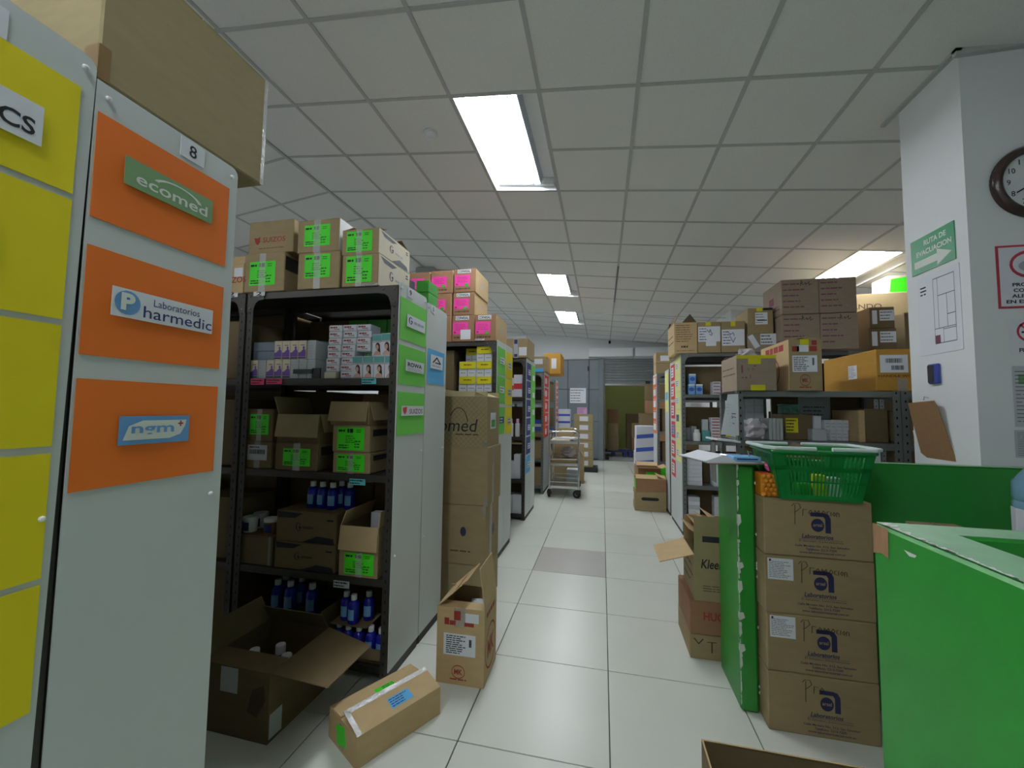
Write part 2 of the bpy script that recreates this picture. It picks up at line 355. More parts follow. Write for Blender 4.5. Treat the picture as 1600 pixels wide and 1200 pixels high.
LIGHTS = [(3, 0, 'nearest ceiling light, long bright panel above the aisle'), (3, 6, 'second ceiling light down the aisle, smaller bright panel'), (3, 10, 'farthest small ceiling light near the back gate'),
          (9, 4, 'ceiling light on the right behind the white column'), (3, -6, 'ceiling light above the aisle behind the viewer'), (-3, -8, 'added unseen ceiling light at the left behind the viewer'), (-3, 8, 'added unseen ceiling light over the far left racks')]  # both far-left fixtures are added out of view for more bounce light
occ = {(i, j+k) for i, j, _ in LIGHTS for k in (0, 1)}
rest = MB(); cnt = 0
for i in range(-4, 13):
    for j in range(-10, 16):
        if (i, j) in occ: continue
        x0, y0 = RX+i*CS, CY0+j*CS
        x1, y1 = min(x0+CS, XR), min(y0+CS, YF)
        x0 = max(x0, XL)
        if x1-x0 < .03 or y1-y0 < .03 or y0 < YB-.6: continue
        if -3 <= i <= 9 and -2 <= j <= 12 and x1-x0 > CS-.01 and (i >= -1 or j >= 0) and not (x0 > 2.3 and j > 7) and cnt < 225:
            sl = -SL_R if i >= 0 else SL_L; cnt += 1
            me = CACHE.get(('ct', sl))
            if me is None:
                vs = MB(); h = CS/2-.004
                vs.add([(a, b, a*sl+c) for c in (.004, .016) for a, b in ((-h, -h), (h, -h), (h, h), (-h, h))], [(3, 2, 1, 0), (4, 5, 6, 7), (0, 1, 5, 4), (1, 2, 6, 5), (2, 3, 7, 6), (3, 0, 4, 7)])
                me = CACHE['ct', sl] = vs.mesh('ceiling_tile', 'tile_ceiling')
            xm = (x0+x1)/2; link('ceiling_tile', me, ceiling, T(xm, y0+CS/2, ceil_z(xm)))
        else: cz_box(rest, x0+.004, x1-.004, y0+.004, y1-.004, .004, .016)
q = part('ceiling_tile', rest, 'tile_ceiling_plain', ceiling); q['kind'] = 'stuff'
for i in range(-3, 13):
    x = RX+i*CS
    if XL < x < XR:
        mb = MB(); s = -SL_R if i > 0 else SL_L
        if i == 0: mb.box(x-.014, x+.014, YB, YF, ceil_z(x)-.012, ceil_z(x)+.01)
        else: cz_box(mb, x-.012, x+.012, YB, YF, -.001, .006)
        part('ceiling_grid_bar', mb, 'tbar', ceiling)
for j in range(-9, 16):
    y = CY0+j*CS
    if YB < y < YF:
        mb = MB(); cz_box(mb, XL, RX, y-.012, y+.012, -.0005, .006); xa = RX
        for i, jj, _ in sorted(LIGHTS):
            if jj+1 == j: cz_box(mb, xa, RX+i*CS-.012, y-.012, y+.012, -.0005, .006); xa = RX+(i+1)*CS+.012
        cz_box(mb, xa, XR, y-.012, y+.012, -.0005, .006)
        part('ceiling_grid_bar', mb, 'tbar', ceiling)
# ceiling lights: recessed tray, reflectors and bare tubes
for i, j, lab in LIGHTS:
    x0, y0 = RX+i*CS, CY0+j*CS; xm = x0+CS/2
    L = empty('ceiling_light', lab, 'light', (xm, y0+CS, ceil_z(xm)), 0, 'recessed fluorescent ceiling lights')
    L.rotation_euler = (0, math.atan(SL_R if i >= 0 else -SL_L), 0)
    hw, hl = CS/2-.013, CS-.013
    mb = MB().box(-hw, hw, -hl, hl, .10, .105); mb.box(-hw, -hw+.004, -hl, hl, .0, .10); mb.box(hw-.004, hw, -hl, hl, 0, .10); mb.box(-hw, hw, -hl, -hl+.004, 0, .10); mb.box(-hw, hw, hl-.004, hl, 0, .10)
    part('housing', mb, 'tray', L, None, 'ltray')
    for k in (.55, 1.05):
        part('reflector', lambda: MB().prism([(-.014, .098), (.014, .098), (.004, .03), (-.004, .03)], 2*hl-.1, frame((0, hl-.05, 0), (1, 0, 0), (0, 0, 1))), 'louver', L, T(k*.135, 0, 0), 'lrefl')
    for k in (-1.6, -.8, 0, .8):
        part('fluorescent_tube', lambda: MB().tube([(0, -hl+.05, .058), (0, hl-.05, .058)], .013, 8), 'tube', L, T(k*.135, 0, 0), 'ltube')
    for k in (-1, 1):
        part('lamp_holder', lambda: MB().box(-.26, .26, -.018, .018, .035, .098), 'tray', L, T(0, k*(hl-.028), 0), 'lhold')
# smoke detector, cable strip, little sensor
p = (-1.28, 2.77); sd = empty('smoke_detector', 'round white smoke detector on the ceiling left of the nearest light', 'smoke detector', (p[0], p[1], ceil_z(p[0])))
sd.rotation_euler = (math.pi, math.atan(-SL_R), 0)
part('base', MB().lathe([(.055, 0), (.055, .012), (.05, .016)], 24), 'white', sd, smooth=True)
part('sensor_dome', MB().lathe([(.045, .016), (.044, .03), (.034, .042), (.015, .046)], 24), 'white', sd, smooth=True)
mb = MB(); cz_box(mb, .2, .222, 5.55, 7.4, -.012, -.002); tag(part('cable_strip', mb, 'steel', None), 'thin dark cable strip running along a ceiling bar above the aisle', 'cable')
tag(part('ceiling_sensor', MB().lathe([(.02, 0), (.035, .03), (.03, .07), (.012, .09)], 12, T(.2, 11.35, 3.18)), 'black', None, smooth=True), 'small black sensor under the ceiling by the back wall', 'sensor')
# ------------------------------------------------------------------ back wall: grey gate, roller shutter, light boxes, back room
g = empty('metal_gate', 'tall grey sheet metal gate panels left of the roller shutter', 'gate', (-2, YF-.03, 0))
xs = [-4.0, -3.2, -2.4, -1.62, -.94, -.36, -.02]
for a, b in zip(xs, xs[1:]):
    zs = [.02, 1.05, 1.93, 2.76]
    for z0, z1 in zip(zs, zs[1:]):
        part('gate_panel', MB().cbox(a+.006+2, b-.006+2, -.02, .02, z0+.006, z1-.006, .004), 'gate_grey', g)
part('gate_frame', MB().box(-2.0, 1.98, .02, .05, 0, 2.78), 'gate_seam', g)
part('gate_post', MB().cbox(1.90, 2.035, -.06, .03, 0, 2.78, .006), 'gate_grey', g)
part('gate_hinge', MB().lathe([(.02, 0), (.02, .12)], 10, T(1.62, -.035, 2.45)), 'dark', g); part('gate_bolt', MB().box(1.58, 1.66, -.04, -.02, 1.02, 1.12), 'dark', g)
sh = empty('roller_shutter', 'half raised grey roller shutter over the back doorway', 'shutter', (1.2, YF+.01, 0))
for k in range(9):
    z = 2.10+k*.075
    part('slat', lambda: MB().prism([(0, 0), (.012, .018), (.012, .056), (0, .072), (.02, .072), (.02, 0)], 2.3, frame((-1.15, 0, 0), (0, 1, 0), (0, 0, 1))@Matrix.Identity(4)), 'shutter', sh, T(0, -.02, z), 'slat')
part('bottom_bar', MB().cbox(-1.15, 1.15, -.04, .03, 2.04, 2.10, .006), 'chrome', sh); part('guide_rail', MB().cbox(-1.155, -1.125, -.05, .05, 0, 2.78, .004), 'steel', sh); part('guide_rail', MB().cbox(1.12, 1.16, -.05, .05, 0, 2.78, .004), 'steel', sh)
part('lock', MB().cbox(-.06, .06, -.05, -.03, 2.09, 2.16, .004), 'dark', sh)
for a, b, t in ((-.37, .80, 'long pale boxed air duct over the left of the back doorway'), (.86, 2.1, 'long pale boxed air duct over the right of the back doorway')):
    tag(part('duct_box', MB().cbox(a, b, YF-.22, YF-.01, 2.82, 3.06, .008), 'wall', None), t, 'duct')
br = MB(); br.box(-2.0, 4, 15.2, 15.3, 0, 3.4); br.box(-2.1, -2.0, YF+.1, 15.3, 0, 3.4); br.box(4, 4.1, YF+.1, 15.3, 0, 3.4)
struct('wall_room_behind', br, 'wall_olive', 'olive yellow wall of the dim room behind the doorway')
struct('floor_room_behind', MB().box(-2.1, 4.1, YF+.05, 15.3, -.12, -.002), 'concrete', 'grey concrete floor of the room behind the doorway')
struct('ceiling_room_behind', MB().box(-2.1, 4.1, YF+.1, 15.3, 3.4, 3.5), 'wall_grey', 'grey ceiling of the room behind the doorway')
for (x, y, w_, h_, mt, lab) in ((-.66, 1.86, .44, .42, 'paper', 'white notice sheet on the grey gate'), (-.55, 1.42, .27, .22, 'box_pink', 'small pinkish notice under the white notice on the gate')):
    s = part('notice', slab(w_, h_, .002), mt, None, frame((x, YF-.052, y-.1), (1, 0, 0), (0, 0, 1))); DIM[s.name] = (w_, h_, .002); tag(s, lab, 'notice'); pr(s, para(5, 3, .3), 'ink_grey')

bl = empty('tube_lamp', 'bare tube lamp on the ceiling of the room behind the doorway', 'lamp', (1.0, 12.9, 3.38))
part('fitting', MB().cbox(-.6, .6, -.04, .04, -.03, .02, .004), 'tray', bl); part('fluorescent_tube', MB().tube([(-.57, 0, -.06), (.57, 0, -.06)], .014, 8), 'tube_dim', bl)
for k in (-.58, .58): part('lamp_holder', MB().box(k-.012, k+.012, -.02, .02, -.08, -.03), 'tray', bl)
# ================================================================== racks
def rack(label, x0, x1, y0, y1, top, levels, m='steel_dark', panel=None, pz=None, gus=True, skew=0, sq=False):
    """slotted-angle rack; panel 'right'/'left' puts a white board on that end"""
    R = empty('metal_rack', label, 'rack', ((x0+x1)/2, (y0+y1)/2, 0)); w, d = x1-x0, y1-y0; A, t = .038, .003
    for sx in (-1, 1):
        for sy in (-1, 1):
            cx, cy = sx*w/2, sy*d/2
            mb = MB(); mb.box(min(cx, cx-sx*A), max(cx, cx-sx*A), min(cy, cy-sy*t), max(cy, cy-sy*t), 0, top); mb.box(min(cx, cx-sx*t), max(cx, cx-sx*t), min(cy-sy*t, cy-sy*A), max(cy-sy*t, cy-sy*A), 0, top)
            up = part('upright', mb, m, R)
            hb = MB(); n = int(top/.05)
            for k in range(n):
                z = .03+k*.05; hx = cx-sx*A*.55; hy = cy+sy*.0006
                hb.add([(hx-.004, hy, z), (hx+.004, hy, z), (hx+.004, hy, z+.014), (hx-.004, hy, z+.014)], [(0, 1, 2, 3)])
                if panel is None or (panel == 'right') != (sx > 0):
                    hx = cx+sx*.0006; hy = cy-sy*A*.55; hb.add([(hx, hy-.004, z), (hx, hy+.004, z), (hx, hy+.004, z+.014), (hx, hy-.004, z+.014)], [(0, 1, 2, 3)])
            q = part('slot_holes', hb, 'hole', up); q['kind'] = 'stuff'
    for L in levels:
        mb = MB().box(-w/2+t, w/2-t, -d/2+t+.001, d/2-t-.001, L-.003, L); mb.box(-w/2+t+.001, w/2-t-.001, -d/2+t, -d/2+t+.002, L-.036, L); mb.box(-w/2+t+.001, w/2-t-.001, d/2-t-.002, d/2-t, L-.036, L)
        part('shelf', mb, m, R)
    if gus:
        for sx in (-1, 1):
            cx = sx*w/2; pts = [(0, 0), (.11, 0), (.11, -.04), (.075, -.045), (.055, -.06), (.045, -.085), (.04, -.11), (0, -.11)]
            gp = part('gusset_plate', MB().prism([(cx-sx*x, top-.0+y) for x, y in pts], .003, frame((0, -d/2-.001, 0), (1, 0, 0), (0, 0, 1))), m, R)
            for bx, bz in ((.02, -.02), (.085, -.02), (.02, -.09)): part('bolt', lambda: MB().lathe([(.006, 0), (.005, .004), (.002, .006)], 8, frame((0, 0, 0), (1, 0, 0), (0, 0, 1))), 'steel', gp, T(cx-sx*bx, -d/2-.004, top+bz), 'bolt')
    if panel:
        s = 1 if panel == 'right' else -1; X = s*(w/2+.003); z0, z1 = pz or (.05, top); rr = .02
        pts = [(-d/2, z0), (d/2-skew, z0)]+[(d/2-rr+rr*math.cos(a), z1-rr+rr*math.sin(a)) for a in (0, .5, 1.05, 1.57)]+[(-d/2+rr-rr*math.sin(a), z1-rr+rr*math.cos(a)) for a in (0, .5, 1.05, 1.57)]
        if sq: pts = pts[:6]+[(-d/2, z1)]
        M = frame((X, 0, 0), (0, 1, 0), (0, 0, 1)) if s > 0 else frame((X, 0, 0), (0, 1, 0), (0, 0, 1))@T(0, 0, -.004)
        ep = part('end_panel', MB().prism(pts, .004, M), 'panel', R)
        part('dark_foot', MB().box(X-.02 if s > 0 else X, X if s > 0 else X+.02, -d/2+.01, d/2-.01, 0, .05), 'black', R)
        for py, pzz in () if y0 > 3 else ((-d/2+.02, z1-.03), (d/2-.02, z1-.03), (d/2-.03, .55*z1), (-d/2+.03, .3*z1)):
            part('push_pin', lambda: MB().lathe([(.0045, 0), (.006, .003), (.004, .007), (.001, .008)], 8), 'white', ep, frame((X+s*.004 if s > 0 else X-.004, py, pzz), (0, s, 0), (0, 0, 1)), 'pin')
    return R
def sheet(label, X, ya, yb, za, zb, m, s=1, name='sheet', cat='sheet', lift=.001, group=None):
    """paper pinned on an end panel whose outer face is X (s=1 faces +X, s=-1 faces -X)"""
    w, h = abs(yb-ya), abs(zb-za)
    o = part(name, slab(w, h, .0012), m, None, frame((X+s*lift, (ya+yb)/2, (za+zb)/2), (0, s, 0), (0, 0, 1)), ('slab', round(w, 4), round(h, 4), .0012)); DIM[o.name] = (w, h, .0012)
    return tag(o, label, cat, group)
def strip_on(o, u0, u1, v0, v1, m='paper', rot=0, lift=.004):      # card glued on a sheet; fractions of the sheet
    w, h, t = DIM[o.name]; a, b = (u1-u0)*w, (v1-v0)*h
    s = part('name_strip', slab(a, b, .0012), m, o, T(((u0+u1)/2-.5)*w, ((v0+v1)/2-.5)*h, t+lift-.0012)@RZ(rot), ('slab', round(a, 4), round(b, 4), .0012)); DIM[s.name] = (a, b, .0012); return s
def ptext(s, st, m, x, y, w, h, **k):      # text centred at fraction x,y of slab s (w,h fractions)
    W, H, t = DIM[s.name]; return text(s, st, m, T(x*W, y*H, t-.0004), w*W, h*H, **k)
LV = [2.0, 1.51, 1.01, .49, .07]
RK7 = rack('rack nearest the viewer with yellow sheets on its white end panel', -1.98, -1.04, .28, .6, 2.04, LV, panel='right', pz=(.05, 2.075), skew=.022)
RK8 = rack('rack numbered 8 with orange sheets on its white end panel', -1.98, -1.04, .602, .94, 2.0, LV, panel='right', pz=(.05, 2.04), gus=False, sq=True)
rack('added rack bay left of the yellow sheeted rack', -2.94, -1.995, .28, .6, 2.0, LV, gus=False)  # this bay and the next are added to keep light off the open rack
rack('added rack bay left of the orange sheeted rack', -2.94, -1.995, .602, .94, 2.0, LV, gus=False)
rack('open rack numbered 9 with green sheets on its white end panel', -1.98, -1.04, 1.911, 2.245, 2.0, LV, panel='right', pz=(.05, 2.02))
rack('rack numbered 10 back to back behind the rack with green sheets', -1.98, -1.04, 2.253, 2.575, 2.0, LV, panel='right', pz=(.05, 2.0), gus=False)
rack('dark rack bay left of the open rack numbered 9', -2.94, -1.995, 1.911, 2.245, 2.0, LV)
rack('dark rack bay left of the rack numbered 10', -2.94, -1.995, 2.253, 2.575, 2.0, LV, gus=False)
rack('rack with yellow medicine boxes below the stacked pink labelled cartons', -1.87, -.93, 3.52, 3.84, 1.97, LV[1:]+[1.967], panel='right', pz=(.05, 1.985))
rack('rack with yellow sheets on its end behind the yellow medicine boxes', -1.87, -.93, 3.848, 4.16, 1.97, LV[1:]+[1.967], panel='right', pz=(.05, 1.995), gus=False)
rack('rack with navy blue sheets down its end panel', -1.87, -.93, 4.97, 5.30, 1.99, LV[1:]+[1.987], panel='right', pz=(.05, 2.0))
rack('rack with one long green strip on its end panel', -1.87, -.93, 5.308, 5.66, 1.99, LV[1:]+[1.987], panel='right', pz=(.05, 2.0), gus=False)
rack('grey rack with red sheets on its end beside the steel trolley', -1.87, -.93, 6.58, 6.92, 1.96, [1.957, 1.72, 1.51, 1.01, .55, .12], 'steel', panel='right', pz=(.05, 1.97))
rack('grey rack behind the red sheeted rack', -1.87, -.93, 6.928, 7.25, 1.96, LV[1:]+[1.957], 'steel', panel='right', pz=(.05, 1.97), gus=False)
rack('farthest left rack with coral sheets on its end', -1.87, -.93, 8.3, 8.7, 1.97, LV[1:]+[1.967], 'steel', panel='right', pz=(.05, 1.97))
# right side
LR = [2.01, 1.55, 1.03, .54, .1]
rack('grey steel rack with yellow notes on its end, right of the aisle', .87, 1.80, 4.86, 5.22, 2.01, LR, 'steel', panel='left', pz=(.04, 2.01))
rack('grey steel rack bay under the stacked purple printed cartons', 1.81, 2.75, 4.86, 5.22, 2.01, LR, 'steel')
rack('grey steel rack bay hidden behind the white column', 2.76, 3.7, 4.86, 5.22, 2.01, LR, 'steel')
rack('rack with red notes on its end, right of the aisle', .87, 1.80, 5.225, 5.60, 2.0, LR[1:]+[1.997], 'steel', panel='left', pz=(.04, 1.98), gus=False)
rack('rack with one yellow strip on its end, behind the red notes', .87, 1.80, 5.72, 6.05, 1.92, LR[1:]+[1.917], 'steel', panel='left', pz=(.04, 1.92), gus=False)
rack('farthest right rack with orange notes on its end', .87, 1.80, 6.95, 7.4, 1.97, LR[1:]+[1.967], 'steel', panel='left', pz=(.04, 1.97))
rack('low grey steel rack standing right behind the green partition', .855, 1.755, 2.9, 3.3, 1.5, [1.497, 1.18, .8, .4, .08], 'steel', gus=False)
rack('low grey steel rack bay behind the white column', 1.76, 2.66, 2.9, 3.3, 1.5, [1.497, 1.18, .8, .4, .08], 'steel', gus=False)
# ------------------------------------------------------------------ sheets on the left end panels
PX = -1.04+.007
ys = [(1.999, 1.776), (1.763, 1.523), (1.511, 1.277), (1.263, 1.03), (1.018, .789)]
for k, (a, b) in enumerate(ys):
    o = sheet(f'{["topmost", "second", "middle", "fourth", "lowest"][k]} of the yellow sheets on the nearest white panel', PX, .285, .576, b, a, 'sheet_yellow')
    if k == 0: s = strip_on(o, .12, .82, .28, .62); ptext(s, 'TICS', 'ink', .24, -.12, .42, .42, bold=.02)
    if k == 1: s = strip_on(o, .1, .66, .28, .66); ptext(s, 'ni', 'ink', .36, -.14, .16, .42, bold=.02); poly(s, [ell(.36, .28, .06, .12)], 'ink_red', T(0, 0, .0008), *DIM[s.name][:2])
    if k == 2: strip_on(o, .1, .6, .3, .66)
o = sheet('white number card at the top of the nearest panel', PX, .39, .47, 2.0, 2.055, 'paper', name='number_card', cat='card'); ptext(o, '7', 'ink', .2, 0, .2, .55)
os_ = []
for k, (a, b) in enumerate(((1.972, 1.746), (1.687, 1.459), (1.410, 1.182))):
    os_.append(sheet(f'{["topmost", "middle", "lowest"][k]} of three orange sheets on the panel numbered 8', PX, .606, .914, b, a, 'sheet_orange'))
s = strip_on(os_[0], .17, .84, .44, .72, 'strip_green', 0); ptext(s, 'ecomed', 'ink_white', .02, -.1, .82, .42, bold=.012); pr(s, ring(.06, -.05, .30, .42, .05, 14, .25, 2.7), 'ink_white')
s = strip_on(os_[1], .15, .90, .40, .68); ptext(s, 'harmedic', 'ink_blue', .13, -.17, .72, .42, bold=.004); ptext(s, 'Laboratorios', 'ink_blue', .1, .22, .48, .26, bold=0)
pr(s, [ell(-.37, .02, .11, .42)], 'strip_blue', name='logo_disc'); t_ = ptext(s, 'P', 'ink_white', -.37, .05, .12, .6, bold=.05); t_.location.z += .0012
s = strip_on(os_[2], .25, .75, .38, .66, 'strip_blue')
pr(s, [[(-.45, -.34), (.2, -.34), (.36, -.2), (.43, .1), (.45, .34), (-.2, .34), (-.38, .15)]], 'ink_white', name='logo_leaf'); t_ = ptext(s, 'ngm', 'strip_blue', -.05, -.04, .6, .36, bold=.02); t_.location.z += .0014; t_ = ptext(s, '+', 'ink_red', .35, .2, .08, .22, bold=.03); t_.location.z += .0014
o = sheet('white card reading 8 at the top of the orange sheeted panel', PX, .775, .838, 1.985, 2.035, 'paper', name='number_card', cat='card'); ptext(o, '8', 'ink', 0, 0, .3, .62)
gs = []
for k, (a, b) in enumerate(((1.945, 1.72), (1.69, 1.483), (1.443, 1.213))):
    gs.append(sheet(f'{["topmost", "middle", "lowest"][k]} of three light green sheets on the panel numbered 9', PX, 1.922, 2.243, b, a, 'sheet_green'))
s = strip_on(gs[0], .22, .92, .35, .65); pr(s, ring(-.32, .05, .1, .3, .05, 14, .6, 6.2)+[rect(-.32, -.22, .0, .08)], 'ink_navy'); pr(s, para(1, 5, .5, -.15, .42, -.2, .2, 0), 'ink_pale')
s = strip_on(gs[1], .22, .92, .36, .66); ptext(s, 'ROWA', 'ink', -.02, .1, .78, .38, bold=.03); pr(s, para(2, 6, .4, -.42, .42, -.42, -.15, .1), 'ink_pale')
s = strip_on(gs[2], .12, .95, .45, .68); ptext(s, 'SUIZOS', 'ink_purple', .14, -.06, .62, .5, bold=.01); pr(s, [[(-.46, .3), (-.28, .4), (-.3, -.1), (-.37, -.4), (-.44, -.1)]], 'sheet_red', name='logo_shield')
o = sheet('sky blue sheet with a white name strip on the panel numbered 10', PX, 2.28, 2.54, 1.51, 1.722, 'sheet_blue'); s = strip_on(o, .12, .85, .45, .85); pr(s, strokes([[(-.3, -.05), (0, .35), (.3, -.05), (-.1, -.05)]], .09), 'ink_navy', name='logo_triangle'); pr(s, para(1, 2, .5, -.4, .4, -.4, -.2, .1), 'ink_pale')
for n_, y, lab in (('9', 2.03, 'small white card reading 9 above the topmost light green sheet'), ('10', 2.34, 'small white card reading 10 high above the sky blue sheet')):
    o = sheet(lab, PX, y-.03, y+.03, 1.95 if n_ == '10' else 1.965, 2.0 if n_ == '10' else 2.015, 'paper', name='number_card', cat='card'); ptext(o, n_, 'ink', 0, 0, .45, .6)
PX = -.93+.007
for k in range(3):
    z1 = (1.93, 1.66, 1.375)[k]; nm = ['topmost', 'middle', 'lowest'][k]
    o = sheet(f'{nm} of three green sheets below the pink labelled cartons', PX, 3.53, 3.83, z1-.25, z1, 'sheet_green'); s = strip_on(o, .3, .85, .4, .64, 'sheet_navy' if k == 2 else 'paper'); pr(s, para(2, k+3, .4), 'ink_grey' if k < 2 else 'ink_white')
    o = sheet(f'{nm} of three yellow sheets beside the green sheets far down', PX, 3.855, 4.15, z1-.26, z1, 'sheet_yellow'); s = strip_on(o, .3, .8, .35, .62, 'paper_grey'); pr(s, para(2, k+7, .4), 'ink_grey')
for k in range(6):
    z1 = 1.95-k*.235; nm = ORD[k]
    o = sheet(f'{nm} from the top of the blue sheets on the narrow far panel', PX, 4.985, 5.29, z1-.215, z1, 'sheet_navy' if k < 5 else 'sheet_blue'); s = strip_on(o, .3, .85, .3, .62); pr(s, para(2, k+13, .4), 'ink_navy')
o = sheet('long light green strip down the end of a far left rack', PX, 5.32, 5.64, .95, 1.96, 'sheet_green')
for k in range(4): s = strip_on(o, .3, .8, .1+.23*k, .17+.23*k)
for k in range(5):
    z1 = 1.93-k*.21; o = sheet(f'{ORD[k]} from the top of the red sheets above the trolley', PX, 6.6, 7.1, z1-.19, z1, 'sheet_red'); strip_on(o, .12, .5, .25, .75); strip_on(o, .62, .85, .35, .65, 'sheet_coral')
for k in range(4):
    z1 = 1.92-k*.21; o = sheet(f'{ORD[k]} from the top of the coral sheets on the farthest left rack', PX, 8.35, 8.66, z1-.19, z1, 'sheet_coral'); strip_on(o, .12, .85, .35, .65)
PX = .87-.007
for k in range(6):
    z1 = 1.94-k*.235; o = sheet(f'{ORD[k]} from the top of the red notes on the right rack end', PX, 5.25, 5.52, z1-.2, z1, 'sheet_red', -1); s = strip_on(o, .2, .8, .2, .8, 'paper' if k != 3 else 'sheet_blue'); pr(s, para(3, k, .4), 'ink_red')
for k in range(6):
    z1 = 1.98-k*.2; o = sheet(f'{ORD[k]} from the top of the pale yellow notes on the right rack end', PX, 4.88, 5.2, z1-.195, z1, 'sheet_pale_yellow', -1); s = strip_on(o, .2, .7, .3, .7, 'ink_grey' if k == 3 else 'paper'); pr(s, para(3, k, .4), 'ink_grey')
o = sheet('yellow strip with a small white card on a right rack end', PX, 5.74, 6.03, 1.35, 1.88, 'sheet_pale_yellow', -1); strip_on(o, .2, .8, .3, .5, 'sheet_blue')
for k in range(5):
    z1 = 1.93-k*.19; o = sheet(f'{ORD[k]} from the top of the orange and white notes farthest right', PX, 6.98, 7.38, z1-.18, z1, 'sheet_coral' if k % 2 else 'sheet_orange', -1); strip_on(o, .1, .9, .3, .9)
# ================================================================== left racks: cartons and goods
def shelfed(z): return z
# --- big carton on top of the rack numbered 8
o = carton('huge plain brown carton on top of the orange sheeted rack', -1.62, -1.035, .602, 1.03, 2.045, 2.385, 'kraft_olive'); strip(o, 'right', .0, .05, 'tape_brown', 0, .22); strip(o, 'front', .93, 1.0, 'tape_brown', 0, .22)
strip(o, 'right', .97, 1.0, 'tape_shiny', 0, 1)
# --- top of rack 9
Y = 1.905
o, z1 = cpx('kraft carton with a green label, lower left on top of rack 9', 383, 445, 395, Y, .33, 2.003); greenlabel(o, .14, .78, .17, .78); sticker(o, 'right', .02, .6, .55, .9, 'dark', 'dark_print')
o, _ = cpx('kraft carton with red shield print lying on a green labelled carton', 390, 459, 345, Y+.01, .32, z1, m='kraft'); M, U, V = face(o, 'front')
text(o, 'SUIZOS', 'ink_red', M@T(.58*U, .42*V, 0), .5*U, .16*V, bold=.012); poly(o, [[(-.5, .4), (0, .32), (.5, .5), (.42, -.1), (.1, -.5), (-.3, -.2)]], 'ink_red', M@T(.2*U, .4*V, 0), .14*U, .26*V, 'shield_print'); poly(o, para(1, 3, .5, -.5, .5, -.5, .5, 0), 'ink_brown', M@T(.52*U, .16*V, 0), .55*U, .04*V)
o, z2 = cpx('carton with red print at the far left end of the rack top', 352, 381, 412, Y, .33, 2.003, m='kraft_light'); text(o, 'ZOS', 'ink_red', face(o, 'front')[0]@T(.1, .08, 0), .1, .035); sticker(o, 'front', .5, .95, .55, .85, 'paper')
carton('plain carton corner above the far left carton on rack top', -2.2, -2.03, Y+.02, Y+.3, z2, z2+.05, 'kraft_light')
o, z1 = cpx('lower of two green labelled cartons in the middle of the rack top', 466, 531, 394, Y, .34, 2.003); greenlabel(o, .17, .78, .3, .94)
o, _ = cpx('upper of two green labelled cartons in the middle of the rack top', 466, 531, 343, Y, .34, z1); greenlabel(o, .17, .78, .2, .84); sticker(o, 'right', .0, .99, .02, .98, 'white', 'white_side_print'); 
def gside(o, top=True):
    s = sticker(o, 'right', .0, .995, .02, .98, 'cream', 'cream_side_print'); pr(s, ring(-.12, .0, .06, .16, .025, 14, .7, 6.0)+[rect(-.11, -.06, -.04, .02)], 'ink_navy', name='round_logo'); pr(s, [[(-.46, .46), (.05, .42), (-.1, .28), (-.35, .3)]], 'ink_grey', name='swoosh'); pr(s, para(1, 3, .5, .0, .25, -.12, .02, 0), 'ink_pale')
    pr(s, para(2, 4, .5, .36, .47, .22, .4, .2), 'ink'); pr(s, [[(-.1, -.48), (.45, -.48), (.4, -.3), (.15, -.22)]], 'ink_grey', name='swoosh')
o, z1 = cpx('lower of two cream sided cartons at the right end of rack top', 535, 592, 397, Y, .35, 2.003); greenlabel(o, .12, .82, .12, .94); gside(o)
o, _ = opencarton('upper of two cream sided cartons at the right end of rack top', atY(535, 380, Y).x, atY(592, 380, Y).x, Y, Y+.35, z1+.001, atY(563, 358, Y).z, [('front', -72, .09), ('back', -70, .1), ('left', -78, .07)], 'kraft'); greenlabel(o, .12, .82, .1, .92); gside(o)
# dark pack and green books on the top of rack 10
carton('black wrapped pack on top of rack 10', -1.28, -1.17, 2.27, 2.36, 2.003, 2.16, 'dark', name='wrapped_pack', cat='pack', seam=False)
for k in range(2): carton(f'{["lower", "upper"][k]} green and white box on top of rack 10', -1.13, -1.05, 2.30, 2.45, 2.003+k*.075, 2.076+k*.075, 'box_green', name='medicine_box', seam=False)
# --- compartment under the top: small boxes
def mbox(label, x0, x1, y0, y1, z0, z1, m='box_white', group=None, name='medicine_box', rz=0): return carton(label, x0, x1, y0, y1, z0, z1, m, rz=rz, name=name, seam=False, cat='box', group=group)
Z = 1.512; Yf = 1.935
bx = [(-1.458, .083), (-1.373, .084), (-1.287, .084)]
hh = .0365
for c, (x, w_) in enumerate(bx):
    for r in range(8):
        yq = Yf if c < 2 or r > 3 else 2.06
        if c == 0 and r == 0: continue
        if c == 2 and r < 1: continue
        jx = random.uniform(-.004, .004)+(-.002*(7-r) if c == 0 else -.001*(7-r)); rowname = 'bottom' if r == 0 else ORD[r]
        b = mbox(f'white medicine box with magenta print, {rowname} layer up, {["left", "middle", "right"][c]} column of the pile', x+jx, x+jx+w_-.002, yq, yq+.1, Z+r*hh, Z+(r+1)*hh-.0008, 'box_white', 'magenta printed medicine boxes on rack 9')
        M, U, V = face(b, 'front'); poly(b, para(1, 5, .8, -.4, .12, .02, .3, 0)+para(1, 9, .5, -.1, .3, -.22, 0, 0), 'ink_red', M@T(U/2, V/2, 0), U, V, key='mgp'); poly(b, para(1, 5, .8, -.46, .46, -.42, -.28, .1), 'ink_pale', M@T(U/2, V/2, 0), U, V, key='mgp2')
mbox('small cream box under the magenta printed pile', -1.478, -1.405, 1.93, 2.0, Z, Z+.035, 'cream')
